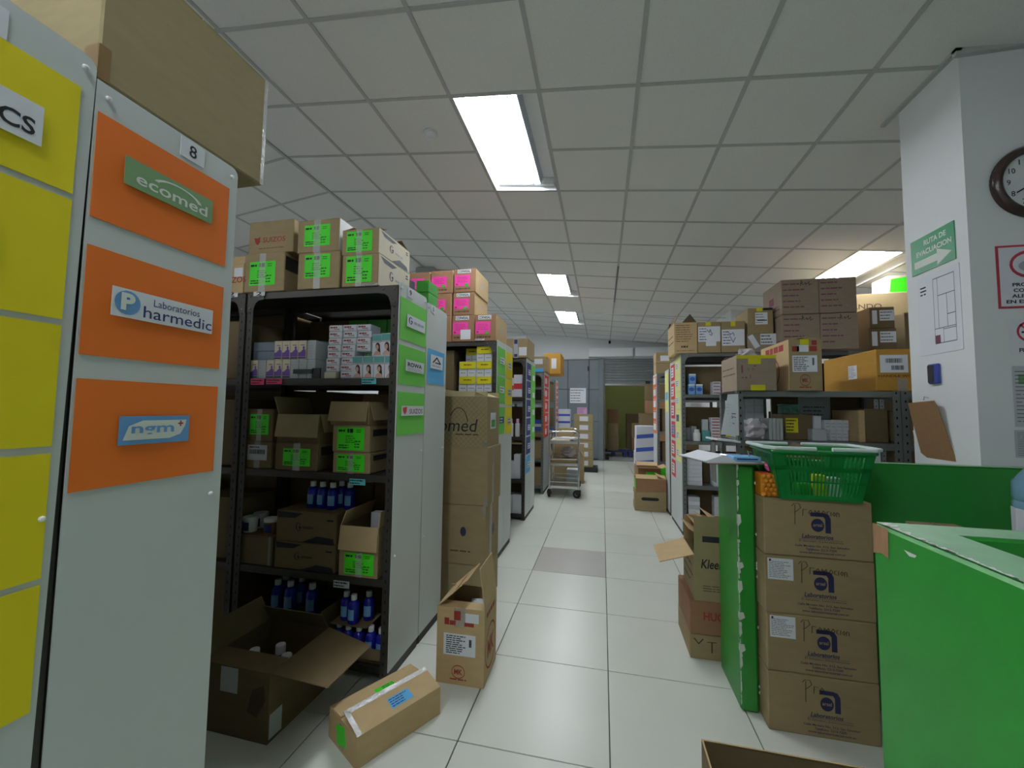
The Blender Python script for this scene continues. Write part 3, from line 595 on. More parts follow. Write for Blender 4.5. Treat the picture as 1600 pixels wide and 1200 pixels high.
def facebox(label, x, z, y=1.925, dp=.13):
    b = mbox(label, x, x+.062, y, y+dp, z, z+.118, 'box_white', 'boxes with a face portrait on rack 9'); M, U, V = face(b, 'front'); MM = M@T(U/2, V/2, 0)
    poly(b, [rect(-.46, .46, .18, .47)], 'teal', MM, U, V, 'teal_band', 'fb1'); poly(b, [ell(.05, -.06, .22, .17)+[]], 'hair', MM, U, V, 'portrait_hair', 'fb2'); poly(b, [[(-.02, -.1), (.27, -.1), (.33, -.38), (.1, -.4)]], 'hair', MM, U, V, 'portrait_hair', 'fb2b')
    q = poly(b, [ell(.0, -.1, .14, .12)], 'skin', MM@T(0, 0, .0004), U, V, 'portrait_face', 'fb3'); q = poly(b, [[(-.36, -.46), (-.2, -.32), (-.06, -.27), (.1, -.27), (.3, -.34), (.4, -.46)]], 'skin', MM@T(0, 0, .0004), U, V, 'portrait_shoulders', 'fb4')
    poly(b, [rect(-.5, .5, .13, .15)], 'ink_red', MM, U, V, 'line', 'fb5')
    return b
for k in range(4): facebox(f'{ORD[k]} from the left in the bottom row of portrait boxes', -1.303+k*.064, Z, 1.922-.0)
facebox('smaller set back portrait box on the second row', -1.2, Z+.119, 1.94)
facebox('portrait box standing foremost on the second row', -1.137, Z+.119, 1.923, .13)
for k in range(3): mbox(f'thin white box lying beside the portrait boxes, {ORD[k]} up', -1.073, -1.047, 1.945, 2.05, Z+.119+k*.035, Z+.152+k*.035, 'box_white')
def pbox(label, x, z, y=1.925, side=False):
    b = mbox(label, x, x+.051, y, y+.11, z, z+.105, 'cream' if not side else 'paper_grey', 'purple picture boxes on rack 9'); M, U, V = face(b, 'front'); MM = M@T(U/2, V/2, 0)
    if not side:
        poly(b, [[(-.46, -.36), (.46, -.36), (.46, -.12), (.4, .0), (.22, .06), (0, -.02), (-.2, -.12), (-.46, -.14)]], 'purple', MM, U, V, 'picture', 'pb1'); poly(b, [rect(-.46, .46, -.46, -.38)], 'ink_navy', MM, U, V, 'band', 'pb2'); poly(b, [ell(.2, .11, .12, .09)], 'purple', MM, U, V, 'picture', 'pb3'); poly(b, [rect(-.2, .3, .24, .28)], 'ink_grey', MM, U, V, 'caption', 'pb4')
    else: poly(b, para(6, 3, .3), 'ink_pale', MM, U, V, key='pb5')
    return b
xb = [-1.955, -1.9, -1.847, -1.794, -1.741, -1.688, -1.635, -1.582]
for k, x in enumerate(xb): pbox(f'{ORD[k]} from the left in the bottom row of purple picture boxes', x, Z, side=k in (1, 5, 6, 7, 8))
xb = [-1.80, -1.748, -1.696, -1.644, -1.585]
for k, x in enumerate(xb): pbox(f'{ORD[k]} from the left in the upper row of purple picture boxes', x, Z+.106, side=k > 3)
for k in range(2): mbox(f'{["lower", "upper"][k]} slate grey box beside the purple picture boxes', -1.955, -1.81, 1.94, 2.12, Z+.106+k*.052, Z+.157+k*.052, 'box_grey')
tag(part('black_strap', MB().box(-1.66, -1.53, 1.912, 1.921, Z+.025, Z+.05).box(-1.54, -1.49, 1.912, 1.921, Z+.0, Z+.055), 'black', None), 'black folded strap lying before the purple picture boxes', 'strap')
for k in range(8):
    c, r = k % 4, k//4; mbox(f'green box in the dark back of rack 10, {["lower", "upper"][r]} row, {ORD[c]} from left', -1.58+c*.135, -1.45+c*.135, 2.28, 2.55, Z+r*.2, Z+r*.2+.198, 'box_green', 'green boxes at the back of rack 10')
# price tags on the shelf lip
def lip(label, x0, x1, y0, y1, Yp, m): 
    a, b = atY(x0, y1, Yp), atY(x1, y0, Yp); w_, h_ = b.x-a.x, b.z-a.z
    s = part('shelf_tag', slab(w_, h_, .001), m, None, frame(((a.x+b.x)/2, Yp, (a.z+b.z)/2), (1, 0, 0), (0, 0, 1))); DIM[s.name] = (w_, h_, .001); tag(s, label, 'tag'); pr(s, para(2, 4, .5), 'ink'); return s
YL = 1.9085
lip('pink tag at the left of the shelf lip under the picture boxes', 392, 413, 592, 601, YL, 'pink_tag'); lip('pink and white tag on the shelf lip under the picture boxes', 416, 441, 592, 600, YL, 'pink_tag'); lip('cyan tag on the shelf lip under the portrait boxes', 565, 588, 591, 600, YL, 'cyan_tag'); lip('cyan tag on the shelf lip above the blue bottles', 546, 571, 749, 757, YL, 'cyan_tag'); lip('grey tag on the lip of the lower shelf', 521, 546, 909, 917, YL, 'paper_grey'); lip('grey tag on the top beam of rack 9', 566, 590, 442, 447, YL-.004, 'paper_grey')
def num2(x0, x1, y0, y1, Yp, lab):
    a, b = atY(x0, y1, Yp), atY(x1, y0, Yp); s = part('sticker', slab(b.x-a.x, b.z-a.z, .001), 'white', None, frame(((a.x+b.x)/2, Yp, (a.z+b.z)/2), (1, 0, 0), (0, 0, 1))); DIM[s.name] = (b.x-a.x, b.z-a.z, .001); tag(s, lab, 'sticker'); ptext(s, '2', 'ink', 0, 0, .5, .8, bold=.02)
num2(396, 414, 455, 463, 1.9065, 'white sticker on the top left corner plate of rack 9'); num2(352, 372, 455, 465, 1.9065, 'white sticker on the corner plate left of rack 9')
# --- second compartment: cartons
Z = 1.012; Y = 1.925
o, z1 = cpx('carton with a white barcode label on the middle shelf, far left', 367, 425, 689, Y, .3, Z, m='kraft_dark'); s = sticker(o, 'front', .16, .84, .3, .86, 'paper_grey'); barcode(s); pr(s, para(1, 2, .5, -.4, .4, .28, .42), 'ink'); strip(o, 'front', .4, .6)
o, _ = cpx('green labelled carton upper left on the middle shelf', 368, 427, 639, Y, .3, z1+.001, m='kraft_dark'); greenlabel(o, .2, .86, .2, .84)
o, z1 = cpx('green labelled carton below the folded flap box on middle shelf', 430, 496, 692, Y-.01, .3, Z, m='kraft_dark'); greenlabel(o, .2, .84, .17, .8); sticker(o, 'right', .1, .5, .55, .85, 'dark', 'dark_print')
opencarton('carton with its front flap folded down on the middle shelf', atY(434, 660, Y).x, atY(500, 660, Y).x, Y, Y+.28, z1+.001, z1+.155, [('front', 172, .125, .001), ('left', 20, .1), ('right', 165, .1)], 'kraft_dark', fm='kraft_olive')
o, z1 = cpx('lowest green labelled carton at the right of the middle shelf', 520, 578, 707, Y-.01, .3, Z, m='kraft'); greenlabel(o, .12, .86, .1, .9); sticker(o, 'right', .1, .6, .6, .85, 'dark', 'dark_print')
o, z2 = cpx('second green labelled carton at the right of the middle shelf', 520, 578, 665, Y-.01, .3, z1+.001, m='kraft'); greenlabel(o, .14, .86, .08, .94, tape=False); sticker(o, 'right', .1, .6, .6, .85, 'dark', 'dark_print')
opencarton('carton with folded flaps topmost at the right of the middle shelf', atY(517, 640, Y).x, atY(577, 640, Y).x, Y, Y+.29, z2+.001, z2+.125, [('front', 168, .105, .001), ('right', 165, .1), ('back', 10, .05)], 'kraft')
# --- third compartment
Z = .492
o, z1 = cpx('dark carton on the lower shelf, far left', 350, 425, 836, Y, .3, Z, m='kraft_dark'); strip(o, 'front', .9, .96)
def gfront(o):
    M, U, V = face(o, 'front'); poly(o, ring(.38, .5, .045, .14, .018, 14, .6, 6.1)+[rect(.385, .425, .46, .52)], 'ink', M, U, V, 'round_logo'); poly(o, para(1, 5, .6, .45, .66, .42, .56, 0), 'ink_brown', M, U, V); poly(o, [[(.45, .02), (.98, .02), (.96, .2), (.7, .24)]], 'ink', M, U, V, 'swoosh'); poly(o, [[(.02, .97), (.45, .94), (.32, .78), (.03, .76)]], 'ink', M, U, V, 'swoosh'); poly(o, para(1, 8, .6, .85, .95, .72, .82, 0), 'ink', M, U, V)
o, z2 = cpx('lower of two long cartons with a round logo on the lower shelf', 429, 524, 849, Y-.005, .3, Z, m='kraft_dark'); gfront(o)
o, z3 = cpx('upper of two long cartons with a round logo on the lower shelf', 432, 526, 800, Y, .3, z2+.001, m='kraft_dark'); gfront(o)
opn, _ = opencarton('open carton with a green label at the right of the lower shelf', atY(532, 870, Y).x, atY(592, 870, Y).x, Y-.01, Y+.28, Z, .745, [('front', 174, .12, .001), ('right', 5, .08), ('left', -20, .08)], 'kraft', fm='kraft_light'); greenlabel(opn, .14, .9, .05, .47)
def lathe_thing(name, label, cat, loc, parts, group=None):
    e = empty(name, label, cat, loc, random.uniform(0, 6), group)
    for nm, prof, m in parts: part(nm, lambda: MB().lathe(prof, 16), m, e, None, (nm, tuple(prof)), True)
    return e
def curved_label(e, r, z0, z1, m, a0=-2.3, a1=-.8):
    e.rotation_euler = (0, 0, random.uniform(-.25, .25))
    part('label', lambda: MB().add([(r*math.cos(a0+(a1-a0)*i/8), r*math.sin(a0+(a1-a0)*i/8), z) for z in (z0, z1) for i in range(9)], [(i, i+1, i+10, i+9) for i in range(8)]), m, e, None, ('cl', r, z0, z1, a0))
def bottle(label, x, y, z, s=1, group='blue bottles with white caps on rack 9'):
    e = lathe_thing('bottle', label, 'bottle', (x, y, z), [('body', [(.026*s, 0), (.028*s, .004), (.028*s, .095*s), (.022*s, .108*s), (.013*s, .114*s), (.013*s, .118*s)], 'bottle_blue'), ('cap', [(.0155*s, .117*s), (.0155*s, .142*s), (.014*s, .144*s)], 'cap_white')], group)
    curved_label(e, .0284*s, .022*s, .075*s, 'box_sky'); return e
for k, px in enumerate((488, 503, 519, 533, 546)):
    p = atY(px, 800, 2.03+(0, 0, -.01, .05, .02)[k]); bottle(f'{ORD[k]} from the left of the blue bottles on the long cartons', p.x, p.y, z3)
def tub(label, x, y, z, s=1, m='white'):
    e = lathe_thing('tub', label, 'tub', (x, y, z), [('body', [(.036*s, 0), (.04*s, .07*s), (.04*s, .072*s)], m), ('lid', [(.043*s, .07*s), (.043*s, .086*s), (.04*s, .089*s)], 'white')]); curved_label(e, .0405*s, .012*s, .06*s, 'ink_blue'); return e
for k, (px, lab) in enumerate(((391, 'white tub with a blue label leftmost on the dark carton'), (407, 'white tub in the middle on the dark carton'), (424, 'brown and white tub rightmost on the dark carton'))):
    p = atY(px, 830, 1.99+.085*(k == 1)); tub(lab, p.x, p.y, z1, .95, 'white' if k < 2 else 'kraft_dark')
p = atY(590, 820, 2.05); mbox('white and blue box standing inside the open carton on lower shelf', p.x-.03, p.x+.02, 2.03, 2.08, .5, .79, 'box_white')
# --- bottom compartment and floor before rack 9
Z = .073
tray, _ = opencarton('open carton of blue bottles low in rack 9', -1.86, -1.43, 1.93, 2.22, Z, .255, [('front', 168, .08), ('right', -10, .03)], 'kraft_dark')
carton('closed dark carton inside the bottom of the rack', -1.83, -1.46, 1.96, 2.2, Z+.006, .215, 'kraft_dark')
for k, px in enumerate((433, 445, 453, 470, 487)):
    p = atY(px, 950, 2.03+(.07 if k in (1, 3) else 0)); bottle(f'{ORD[k]} from the left of the blue bottles low in the open carton', p.x, p.y, .216, 1.15)
bc, _ = opencarton('open carton of blue bottles at the bottom right of rack 9', -1.41, -1.055, 1.93, 2.22, Z, .14, [('back', 20, .06), ('front', 175, .05)], 'kraft_dark')
for k, (x, y, zz) in enumerate(((-1.335, 2.0, .232), (-1.275, 1.975, .232), (-1.22, 2.03, .232), (-1.36, 1.985, .08), (-1.30, 1.975, .08), (-1.238, 1.975, .08), (-1.175, 1.985, .08), (-1.112, 1.98, .08), (-1.10, 2.05, .08))):
    bottle(f'{ORD[k]} of the blue bottles in the bottom right carton of rack 9', x, y, zz)
carton('flat dark board lying under three bottles in the bottom carton', -1.39, -1.18, 1.945, 2.1, .226, .231, 'kraft_dark', name='cardboard_sheet', cat='cardboard', seam=False)
o, fl = opencarton('big dark open carton on the floor before rack 9', -1.66, -1.31, 1.47, 1.83, 0, .275, [('right', 98, .25, .03), ('back', -30, .1), ('front', -86, .1), ('left', 30, .12)], 'kraft_dark', rz=-.02); sticker(o, 'front', .3, .55, .62, .98, 'paper_grey')
poly(o, [[(.7, .4), (.76, .72), (.92, .82), (.95, .6), (.84, .35)]], 'ink_brown', *face(o, 'front'), 'dark_stain'); sticker(o, 'right', .02, .2, .05, .4, 'paper_grey', 'pale_patch')
for k in range(3): bottle(f'{ORD[k]} blue bottle standing in the big dark floor carton', -1.37-k*.085, 1.62+.06*(k % 2), .056, 1.4)
carton('dark box filling the big floor carton under the bottles', -1.64, -1.33, 1.5, 1.8, .006, .055, 'kraft_dark')
# --- long carton lying on the floor
a = math.atan2(.34, .195); cx, cy = (-.90-1.11+ -.70-.91)/4, (1.45+1.562+1.79+1.90)/4
L_, W_, H_ = .392, .235, .118
o, fl = opencarton('long low carton lying on the floor with shiny tape on its flap', cx-L_/2, cx+L_/2, cy-W_/2, cy+W_/2, 0, H_, [('front', -74, .125, .002), ('back', -86, .1, .002), ('left', -88, .05), ('right', -88, .05)], 'kraft_light', rz=a)
f = fl[0]; W0, L0, _ = DIM[f.name]
part('shiny_tape', MB().box(-W0/2+.004, W0/2-.002, L0-.022, L0, 0, .0006).box(-W0/2+.002, -W0/2+.022, .0, L0, 0, .0006), 'tape_shiny', f)
s = part('blue_label', slab(.1, .05), 'sheet_blue', f, T(.02, .05, .0003)); DIM[s.name] = (.1, .05, .0007); pr(s, para(4, 3, .4), 'ink_blue')
f = fl[1]; s = part('green_label', slab(.09, .04), 'neon_green', f, T(-.02, .07, .0003)); DIM[s.name] = (.09, .04, .0007); pr(s, para(3, 3, .4), 'ink')
s = sticker(o, 'left', .3, .62, .2, .8, 'neon_green', 'green_label', .3); strip(o, 'left', .4, .55, 'tape', .1, .85)
# --- printed carton standing on the floor by panel 10
o, fl = opencarton('tall open carton with red round print standing in the aisle', -.812, -.566, 1.985, 2.235, 0, .367, [('left', 12, .20), ('right', -8, .20), ('front', -84, .06), ('back', -60, .06)], 'kraft_light', rz=.02)
fl[0].matrix_local = frame((-.123, 0, .367), (0, -1, 0), (.74, 0, .67)); 
s = sticker(o, 'front', .15, .82, .38, .66); pr(s, para(9, 4, .45, -.42, .25), 'ink'); pr(s, para(7, 5, .8, .3, .38, -.05, .3, 0), 'ink')
M, U, V = face(o, 'front'); poly(o, ring(.47, .17, .14, .088, .012, 20), 'ink_red', M, U, V, 'round_logo'); text(o, 'MK', 'ink_red', M@T(.47*U, .17*V, 0), .17*U, .07*V, bold=.03); poly(o, para(1, 3, .7, .3, .64, .06, .085, 0), 'ink_red', M, U, V)
poly(o, [rect(.16, .26, .77, .86), rect(.27, .4, .77, .83), rect(.58, .78, .77, .82), rect(.36, .5, .84, .96)], 'ink_red', M, U, V, 'red_print'); strip(o, 'front', .36, .6, 'tape', .75, 1); sticker(o, 'front', .6, .88, .82, .94, 'paper')
M, U, V = face(o, 'right'); poly(o, ring(.5, .4, .42, .3, .03, 24), 'ink_red', M, U, V, 'round_logo'); text(o, 'MK', 'ink_red', M@T(.5*U, .4*V, 0), .5*U, .25*V, bold=.03); poly(o, para(1, 3, .8, .15, .85, .84, .92, 0), 'ink_red', M, U, V)
W0, L0, _ = DIM[fl[0].name]; text(fl[0], 'FRAGIL', 'ink_red', T(.02, .13, .0)@RZ(math.pi), .17, .032, bold=.03)
blob('crumpled_paper', 'crumpled paper inside the tall open carton', 'paper', (-.64, 2.12, .291), .05, .05, .06, 'paper_grey', 3)
carton('packed filler box inside the tall open carton', -.79, -.585, 2.005, 2.215, .006, .29, 'kraft_dark')
# --- stack standing between racks 10 and 11
Yg = 2.75
z = .0
for k, (zt, m, lab) in enumerate(((.28, 'kraft_olive', 'lowest carton of the stack between the left racks'), (.685, 'kraft', 'second carton up in the stack between the left racks'), (1.09, 'kraft', 'third carton up in the stack between the left racks'))):
    j = (0, .0, .012)[k]
    o = carton(lab, -1.21, -.785+j, Yg+.01*(k == 0), Yg+.36, z, zt, m)
    if k: strip(o, 'right', .3, .45, 'tape'); strip(o, 'front', .93, 1, 'tape', 0 if k == 2 else .82, .18 if k == 2 else 1)
    if k == 1: poly(o, [ell(.62, .55, .05, .08)], 'ink_navy', *face(o, 'front'), 'blue_print'); poly(o, [ell(.55, .5, .1, .1)], 'ink_grey', *face(o, 'right'), 'round_print'); poly(o, para(1, 3, .6, .4, .75, .2, .24, 0), 'ink_brown', *face(o, 'front'))
    z = zt+.001
o, fl = opencarton('top carton with a diamond lattice print in the stack between racks', -1.21, -.785, Yg, Yg+.33, z, 1.445, [('front', -20, .0401), ('left', -60, .1), ('back', 10, .04), ('right', -70, .1)], 'kraft_olive')
M, U, V = face(o, 'front')
lat = []
for k in range(-9, 18):
    for sg in (1, -1):
        x0 = k*.085; pts = [(x0, 0), (x0+sg*.8, 1)]
        cl = []
        (ax, ay), (bx_, by) = pts
        t0, t1 = 0, 1
        dx = bx_-ax
        lo, hi = sorted(((0-ax)/dx, (1-ax)/dx)); t0, t1 = max(0, lo), min(1, hi)
        if t1-t0 > .02: lat.append([(ax+dx*t0, t0), (ax+dx*t1, t1)])
poly(o, strokes(lat, .004), 'kraft_dark', M, U, V, 'lattice_print')
text(o, 'ecomed', 'ink', M@T(.36*U, .42*V, .0003), .95*U, .25*V, bold=.0, shear=.15); poly(o, ring(.5, .42, .17, .36, .015, 12, .2, 2.6), 'ink', M@T(0, 0, .0003), U, V); poly(o, para(1, 3, .6, .45, .85, .22, .26, 0), 'ink_brown', M@T(0, 0, .0003), U, V)
s = sticker(o, 'right', .25, .7, .35, .68, 'paper'); pr(s, [rect(-.35, .35, -.4, .05)], 'box_green', name='green_mark'); strip(o, 'front', .92, 1, 'tape', 0, .1)
# --- goods of rack 11 (yellow display boxes) and cartons on top
Yq = 3.535
def dispbox(label, x0, x1, r, Yd=3.537):
    a, b = atY(x0, 600, Yd), atY(x1, 600, Yd); h_ = .138
    bo = mbox(label, a.x, min(b.x, -.975), Yd, Yd+.16, 1.512+r*(h_+.001), 1.512+r*(h_+.001)+h_, 'box_white', 'yellow lidded display boxes'); M, U, V = face(bo, 'front')
    s = part('yellow_lid', MB().prism([(0.02*U, .98*V), (.99*U, 1.0*V), (.99*U, .54*V), (.1*U, .5*V), (.03*U, .66*V)], .004, M@T(0, 0, .0005)), 'box_yellow', bo)
    poly(bo, [rect(.485, .515, .0, .5)], 'ink_grey', M, U, V, 'gap_line'); poly(bo, para(1, 3, .5, .1, .42, .2, .28, 0)+para(1, 4, .5, .6, .9, .2, .28, 0), 'ink_grey', M, U, V); poly(bo, para(1, 5, .7, .28, .75, .74, .82, 0), 'ink', M@T(0, 0, .0046), U, V, 'caption')
for x0, x1, r, lab in ((744, 769, 0, 'yellow lidded display box, bottom of the right column'), (744, 769, 1, 'yellow lidded display box, middle of the right column'), (744, 769, 2, 'yellow lidded display box, top of the right column'), (717, 743, 0, 'yellow lidded display box, bottom of the left column'), (717, 743, 1, 'yellow lidded display box, upper of the left column')): dispbox(lab, x0, x1, r)
dispbox('yellow lidded display box set back in the dark of the shelf', 727, 746, 2, 3.66)
def cof(label, x0, x1, y0, z0, m='kraft_light', lab=True, d=.42, white=False):
    o, z = cpx(label, x0, x1, y0, 3.52, d, z0, m='kraft_red'); s = sticker(o, 'front', .04, .74, .28, .74, 'neon_pink', 'pink_label'); pr(s, para(4, 3, .25, -.35, .35, -.2, .35)+[rect(-.42, -.3, -.42, -.28)], 'ink_red')
    if lab: s = sticker(o, 'front', .16, .78, .82, .97, 'paper', 'name_label'); ptext(s, 'COFARSAL', 'ink', 0, 0, .9, .7, bold=.03)
    s = sticker(o, 'front', .5, .66, .26, .38, 'box_green', 'green_mark', lift=.0009); sticker(o, 'right', 0, .999, .0, .998, 'kraft_light', 'pale_side'); poly(o, para(2, 4, .5, .35, .65, .4, .6), 'ink_pale', face(o, 'right')[0]@T(0, 0, .001), *face(o, 'right')[1:]); poly(o, para(1, 7, .8, .1, .8, .12, .2, .1), 'ink_brown', *face(o, 'front'))
    if white: sticker(o, 'front', .4, .86, .08, .45, 'paper', 'white_label', lift=.0012)
    return z
z0 = 1.972
za = cof('pink labelled carton, bottom right one of the pile on the left rack', 742, 775, 491.5, z0)
zb = cof('pink labelled carton with a white label, bottom of the tall column', 706.5, 740.5, 492.5, z0, white=True)
zc = cof('pink labelled carton, middle of the tall column', 708, 741.5, 457, zb+.001)
cof('pink labelled carton, top of the tall column', 709.5, 743.5, 420, zc+.001)
zb = cof('pink labelled carton, bottom of the column left of the tall one', 671, 704.5, 494, z0, lab=False)
zc = cof('pink labelled carton, middle of the column left of the tall one', 672, 705, 459, zb+.001, lab=False)
cof('pink labelled carton, top of the column left of the tall one', 673.5, 707, 423, zc+.001, lab=False)
zb = cof('pink labelled carton, bottom of the half hidden left column', 636, 669, 496, z0, lab=False); zc = cof('pink labelled carton, middle of the half hidden left column', 637, 670, 461, zb+.001, lab=False); cof('pink labelled carton, top of the half hidden left column', 640, 671.5, 426, zc+.001, lab=False)
lip('white tag on the top beam below the pink labelled cartons', 742, 757, 529, 532, 3.515, 'paper')

# --- added dark cartons filling the left racks so their backs stay dark
for zi, (zl, hh_) in enumerate(((1.513, .0), (1.013, .45), (.493, .47), (.073, .37))):
    if hh_:
        for c in range(3): carton(f'added dark carton deep in rack 10, {["", "middle", "lower", "bottom"][zi]} shelf, {ORD[c]} from left', -1.965+c*.305, -1.67+c*.305, 2.275, 2.55, zl, zl+hh_-.01*((c+zi) % 3), 'kraft_dark', group='cartons deep in rack 10')
    for c in range(2): carton(f'added dark carton in the bay left of rack 9, {["upper", "middle", "lower", "bottom"][zi]} shelf, {ORD[c]} from right', -2.38-c*.4, -2.01-c*.4, 1.95, 2.22, zl, zl+.34+.04*((c+zi) % 2), 'kraft_dark', group='cartons in the bay left of rack 9')
    carton(f'added dark carton in the bay left of rack 10, {["upper", "middle", "lower", "bottom"][zi]} shelf', -2.8, -2.02, 2.28, 2.55, zl, zl+(.45 if zi != 3 else .37), 'kraft_dark', group='cartons in the bay left of rack 10')
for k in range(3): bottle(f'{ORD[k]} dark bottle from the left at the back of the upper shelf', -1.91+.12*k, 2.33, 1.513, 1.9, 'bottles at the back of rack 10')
carton('added dark carton behind the bottles on the upper shelf of rack 10', -1.965, -1.59, 2.4, 2.55, 1.513, 1.94, 'kraft_dark')

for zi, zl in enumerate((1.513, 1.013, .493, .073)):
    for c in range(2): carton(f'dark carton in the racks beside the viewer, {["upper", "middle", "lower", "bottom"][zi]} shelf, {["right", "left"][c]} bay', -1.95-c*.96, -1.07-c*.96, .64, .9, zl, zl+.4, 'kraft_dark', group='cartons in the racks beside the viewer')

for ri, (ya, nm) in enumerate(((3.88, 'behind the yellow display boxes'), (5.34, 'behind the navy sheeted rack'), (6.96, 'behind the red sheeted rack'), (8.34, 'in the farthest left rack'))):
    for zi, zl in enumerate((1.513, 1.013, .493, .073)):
        for c in range(2): carton(f'dark carton {nm}, {["upper", "middle", "lower", "bottom"][zi]} shelf, {["left", "right"][c]}', -1.84+c*.445, -1.40+c*.445, ya, ya+.24, zl, zl+(.38 if zi else .42), 'kraft_dark', group='dark cartons deep in the far left racks')  # added to cover the bright wall and darken these rack backs
carton('added dark carton at the left of the yellow display boxes', -1.84, -1.35, 3.56, 3.8, 1.513, 1.9, 'kraft_dark')
# ================================================================== far left racks, trolley, back wall goods
def goods(label, xs, y0, dp, z, hs, m, group=None, band=None):
    """a row of boxes side by side: xs = edges, hs = heights"""
    for k, (a, b) in enumerate(zip(xs, xs[1:])):
        o = mbox(f'{label}, {ORD[k]} from left', a+.001, b-.001, y0, y0+dp, z, z+hs[k % len(hs)], m if isinstance(m, str) else m[k % len(m)], group)
        if band: poly(o, [rect(.0, 1, .35, .6)], band, *face(o, 'front'), 'band')
YA = 5.0
goods('white and red box on the upper shelf of the navy rack', [-1.42+.11*i for i in range(5)], YA, .2, 1.513, [.20, .27, .24, .28], 'box_white', 'boxes in the navy rack', 'box_red')
goods('white box on top of the white and red boxes', [-1.40+.12*i for i in range(3)], YA+.01, .18, 1.80, [.08], 'box_white', 'boxes in the navy rack')
for k in range(4):
    e = lathe_thing('tube_bottle', f'{ORD[k]} from left of the white and pink bottles in the navy rack', 'bottle', (-1.3+.085*k, YA+.06, 1.013), [('body', [(.03, 0), (.03, .16), (.02, .17)], 'white'), ('cap', [(.018, .17), (.018, .22), (.014, .225)], 'box_pink')], 'bottles in the navy rack')
goods('tall white box on the lower shelf of the navy rack', [-1.25+.085*i for i in range(4)], YA+.02, .15, .493, [.2, .21, .3], 'box_white')
goods('pale blue printed box at the bottom of the navy rack', [-1.36+.135*i for i in range(4)], YA, .22, .073, [.22], 'box_white'); 
mb = MB(); part_ = None
carton('dark box on the lower shelf back of the navy rack', -1.85, -1.4, YA+.02, YA+.28, .493, .8, 'kraft_dark'); carton('dark box at the left of the bottom of the navy rack', -1.85, -1.4, YA+.02, YA+.28, .073, .35, 'kraft_dark')
o, z1 = cpx('brown carton with navy tape on top of the navy sheeted rack', 788, 825, 529, 4.975, .5, 2.003, m='kraft'); strip(o, 'front', .4, .58, 'ink_pale', name='printed_tape'); sticker(o, 'front', .62, .95, .12, .55); poly(o, [rect(.42, .56, .72, .95), rect(.42, .56, .05, .2)], 'ink_navy', face(o, 'front')[0]@T(0, 0, .0012), *face(o, 'front')[1:], 'tape_mark')
opencarton('pale flat open box lying on the brown carton with navy tape', -1.5, -.93, 5.0, 5.45, z1, z1+.04, [('back', 5, .04), ('right', 5, .02)], 'lid_grey')
# boxes on and in the red-sheeted rack
o, z1 = cpx('brown box with blue and white labels on the red sheeted rack', 832, 855, 557, 6.58, .34, 1.973, m='kraft'); sticker(o, 'front', .05, .7, .5, .85); sticker(o, 'front', .15, .75, .0, .25, 'sheet_blue', 'blue_label')
o, _ = cpx('golden brown big carton on the racks behind the red sheets', 850, 876, 552, 6.95, .6, 1.973, m='kraft_gold'); sticker(o, 'front', .45, .75, .25, .75)
for k, (z, m_) in enumerate(((1.513, 'box_green'), (1.013, 'box_blue'), (.553, 'kraft'), (.123, 'kraft'))):
    goods(f'{["green and black pack", "blue white box", "brown box", "big brown box"][k]} on the {ORD[k]} shelf of the red sheeted rack', [-1.72+.25*i for i in range(4)], 6.62, .26, z, [.17, .15, .18] if k < 2 else [.3, .25], m_ if k != 0 else ['dark', 'box_green', 'dark'], None, 'box_white' if k == 1 else None)
# corrugated orange strip hanging on the rack corner
mb = MB()
for k in range(22): mb.box(-.925, -.895, 6.50, 6.56, .92+k*.03, .936+k*.03)
mb.box(-.915, -.905, 6.52, 6.54, .9, 1.6)
tag(part('ribbed_strip', mb, 'box_orange', None), 'orange ribbed strip hanging on the corner of the red sheeted rack', 'strip')
# trolley
ct = empty('service_trolley', 'three tier chrome service trolley on black castors in the aisle', 'trolley', (-.60, 6.82, 0), .05)
w2, d2 = .225, .42
for sx in (-1, 1):
    for sy in (-1, 1):
        part('post', MB().tube([(sx*w2, sy*d2, .13), (sx*w2, sy*d2, .92)], .016, 10), 'chrome', ct, smooth=True)
        K = T(sx*w2, sy*d2, 0)@RZ(.8+.5*sx); c = part('castor', MB().box(-.014, .014, -.03, .03, .09, .13).box(-.03, -.024, -.02, .045, .05, .1).box(.024, .03, -.02, .045, .05, .1).box(-.03, .03, -.02, .02, .095, .1), 'dark', ct, K)
        part('castor_wheel', MB().lathe([(.03, -.016), (.06, -.014), (.063, 0), (.06, .014), (.03, .016)], 20, T(0, .03, .063)@Matrix.Rotation(math.pi/2, 4, 'Y')), 'rubber', c, smooth=True); part('wheel_hub', MB().lathe([(.026, -.019), (.026, .019)], 12, T(0, .03, .063)@Matrix.Rotation(math.pi/2, 4, 'Y')), 'lid_grey', c)
for z in (.17, .52, .86):
    sh_ = part('tray_shelf', MB().box(-w2, w2, -d2, d2, z-.004, z).box(-w2, w2, -d2, -d2+.006, z-.03, z+.01).box(-w2, w2, d2-.006, d2, z-.03, z+.01).box(-w2, -w2+.006, -d2, d2, z-.03, z+.01).box(w2-.006, w2, -d2, d2, z-.03, z+.01), 'chrome', ct)
    part('guard_rail', MB().tube([(-w2, -d2, z+.07), (w2, -d2, z+.07), (w2, d2, z+.07), (-w2, d2, z+.07)], .005, 6, True), 'chrome', sh_, smooth=True)
for sy in (-1, 1): part('push_handle', MB().tube([(-w2, sy*d2, .92), (-w2+.01, sy*d2, .985), (-w2+.04, sy*d2, 1.02), (w2-.04, sy*d2, 1.02), (w2-.01, sy*d2, .985), (w2, sy*d2, .92)], .011, 8), 'chrome', ct, smooth=True)
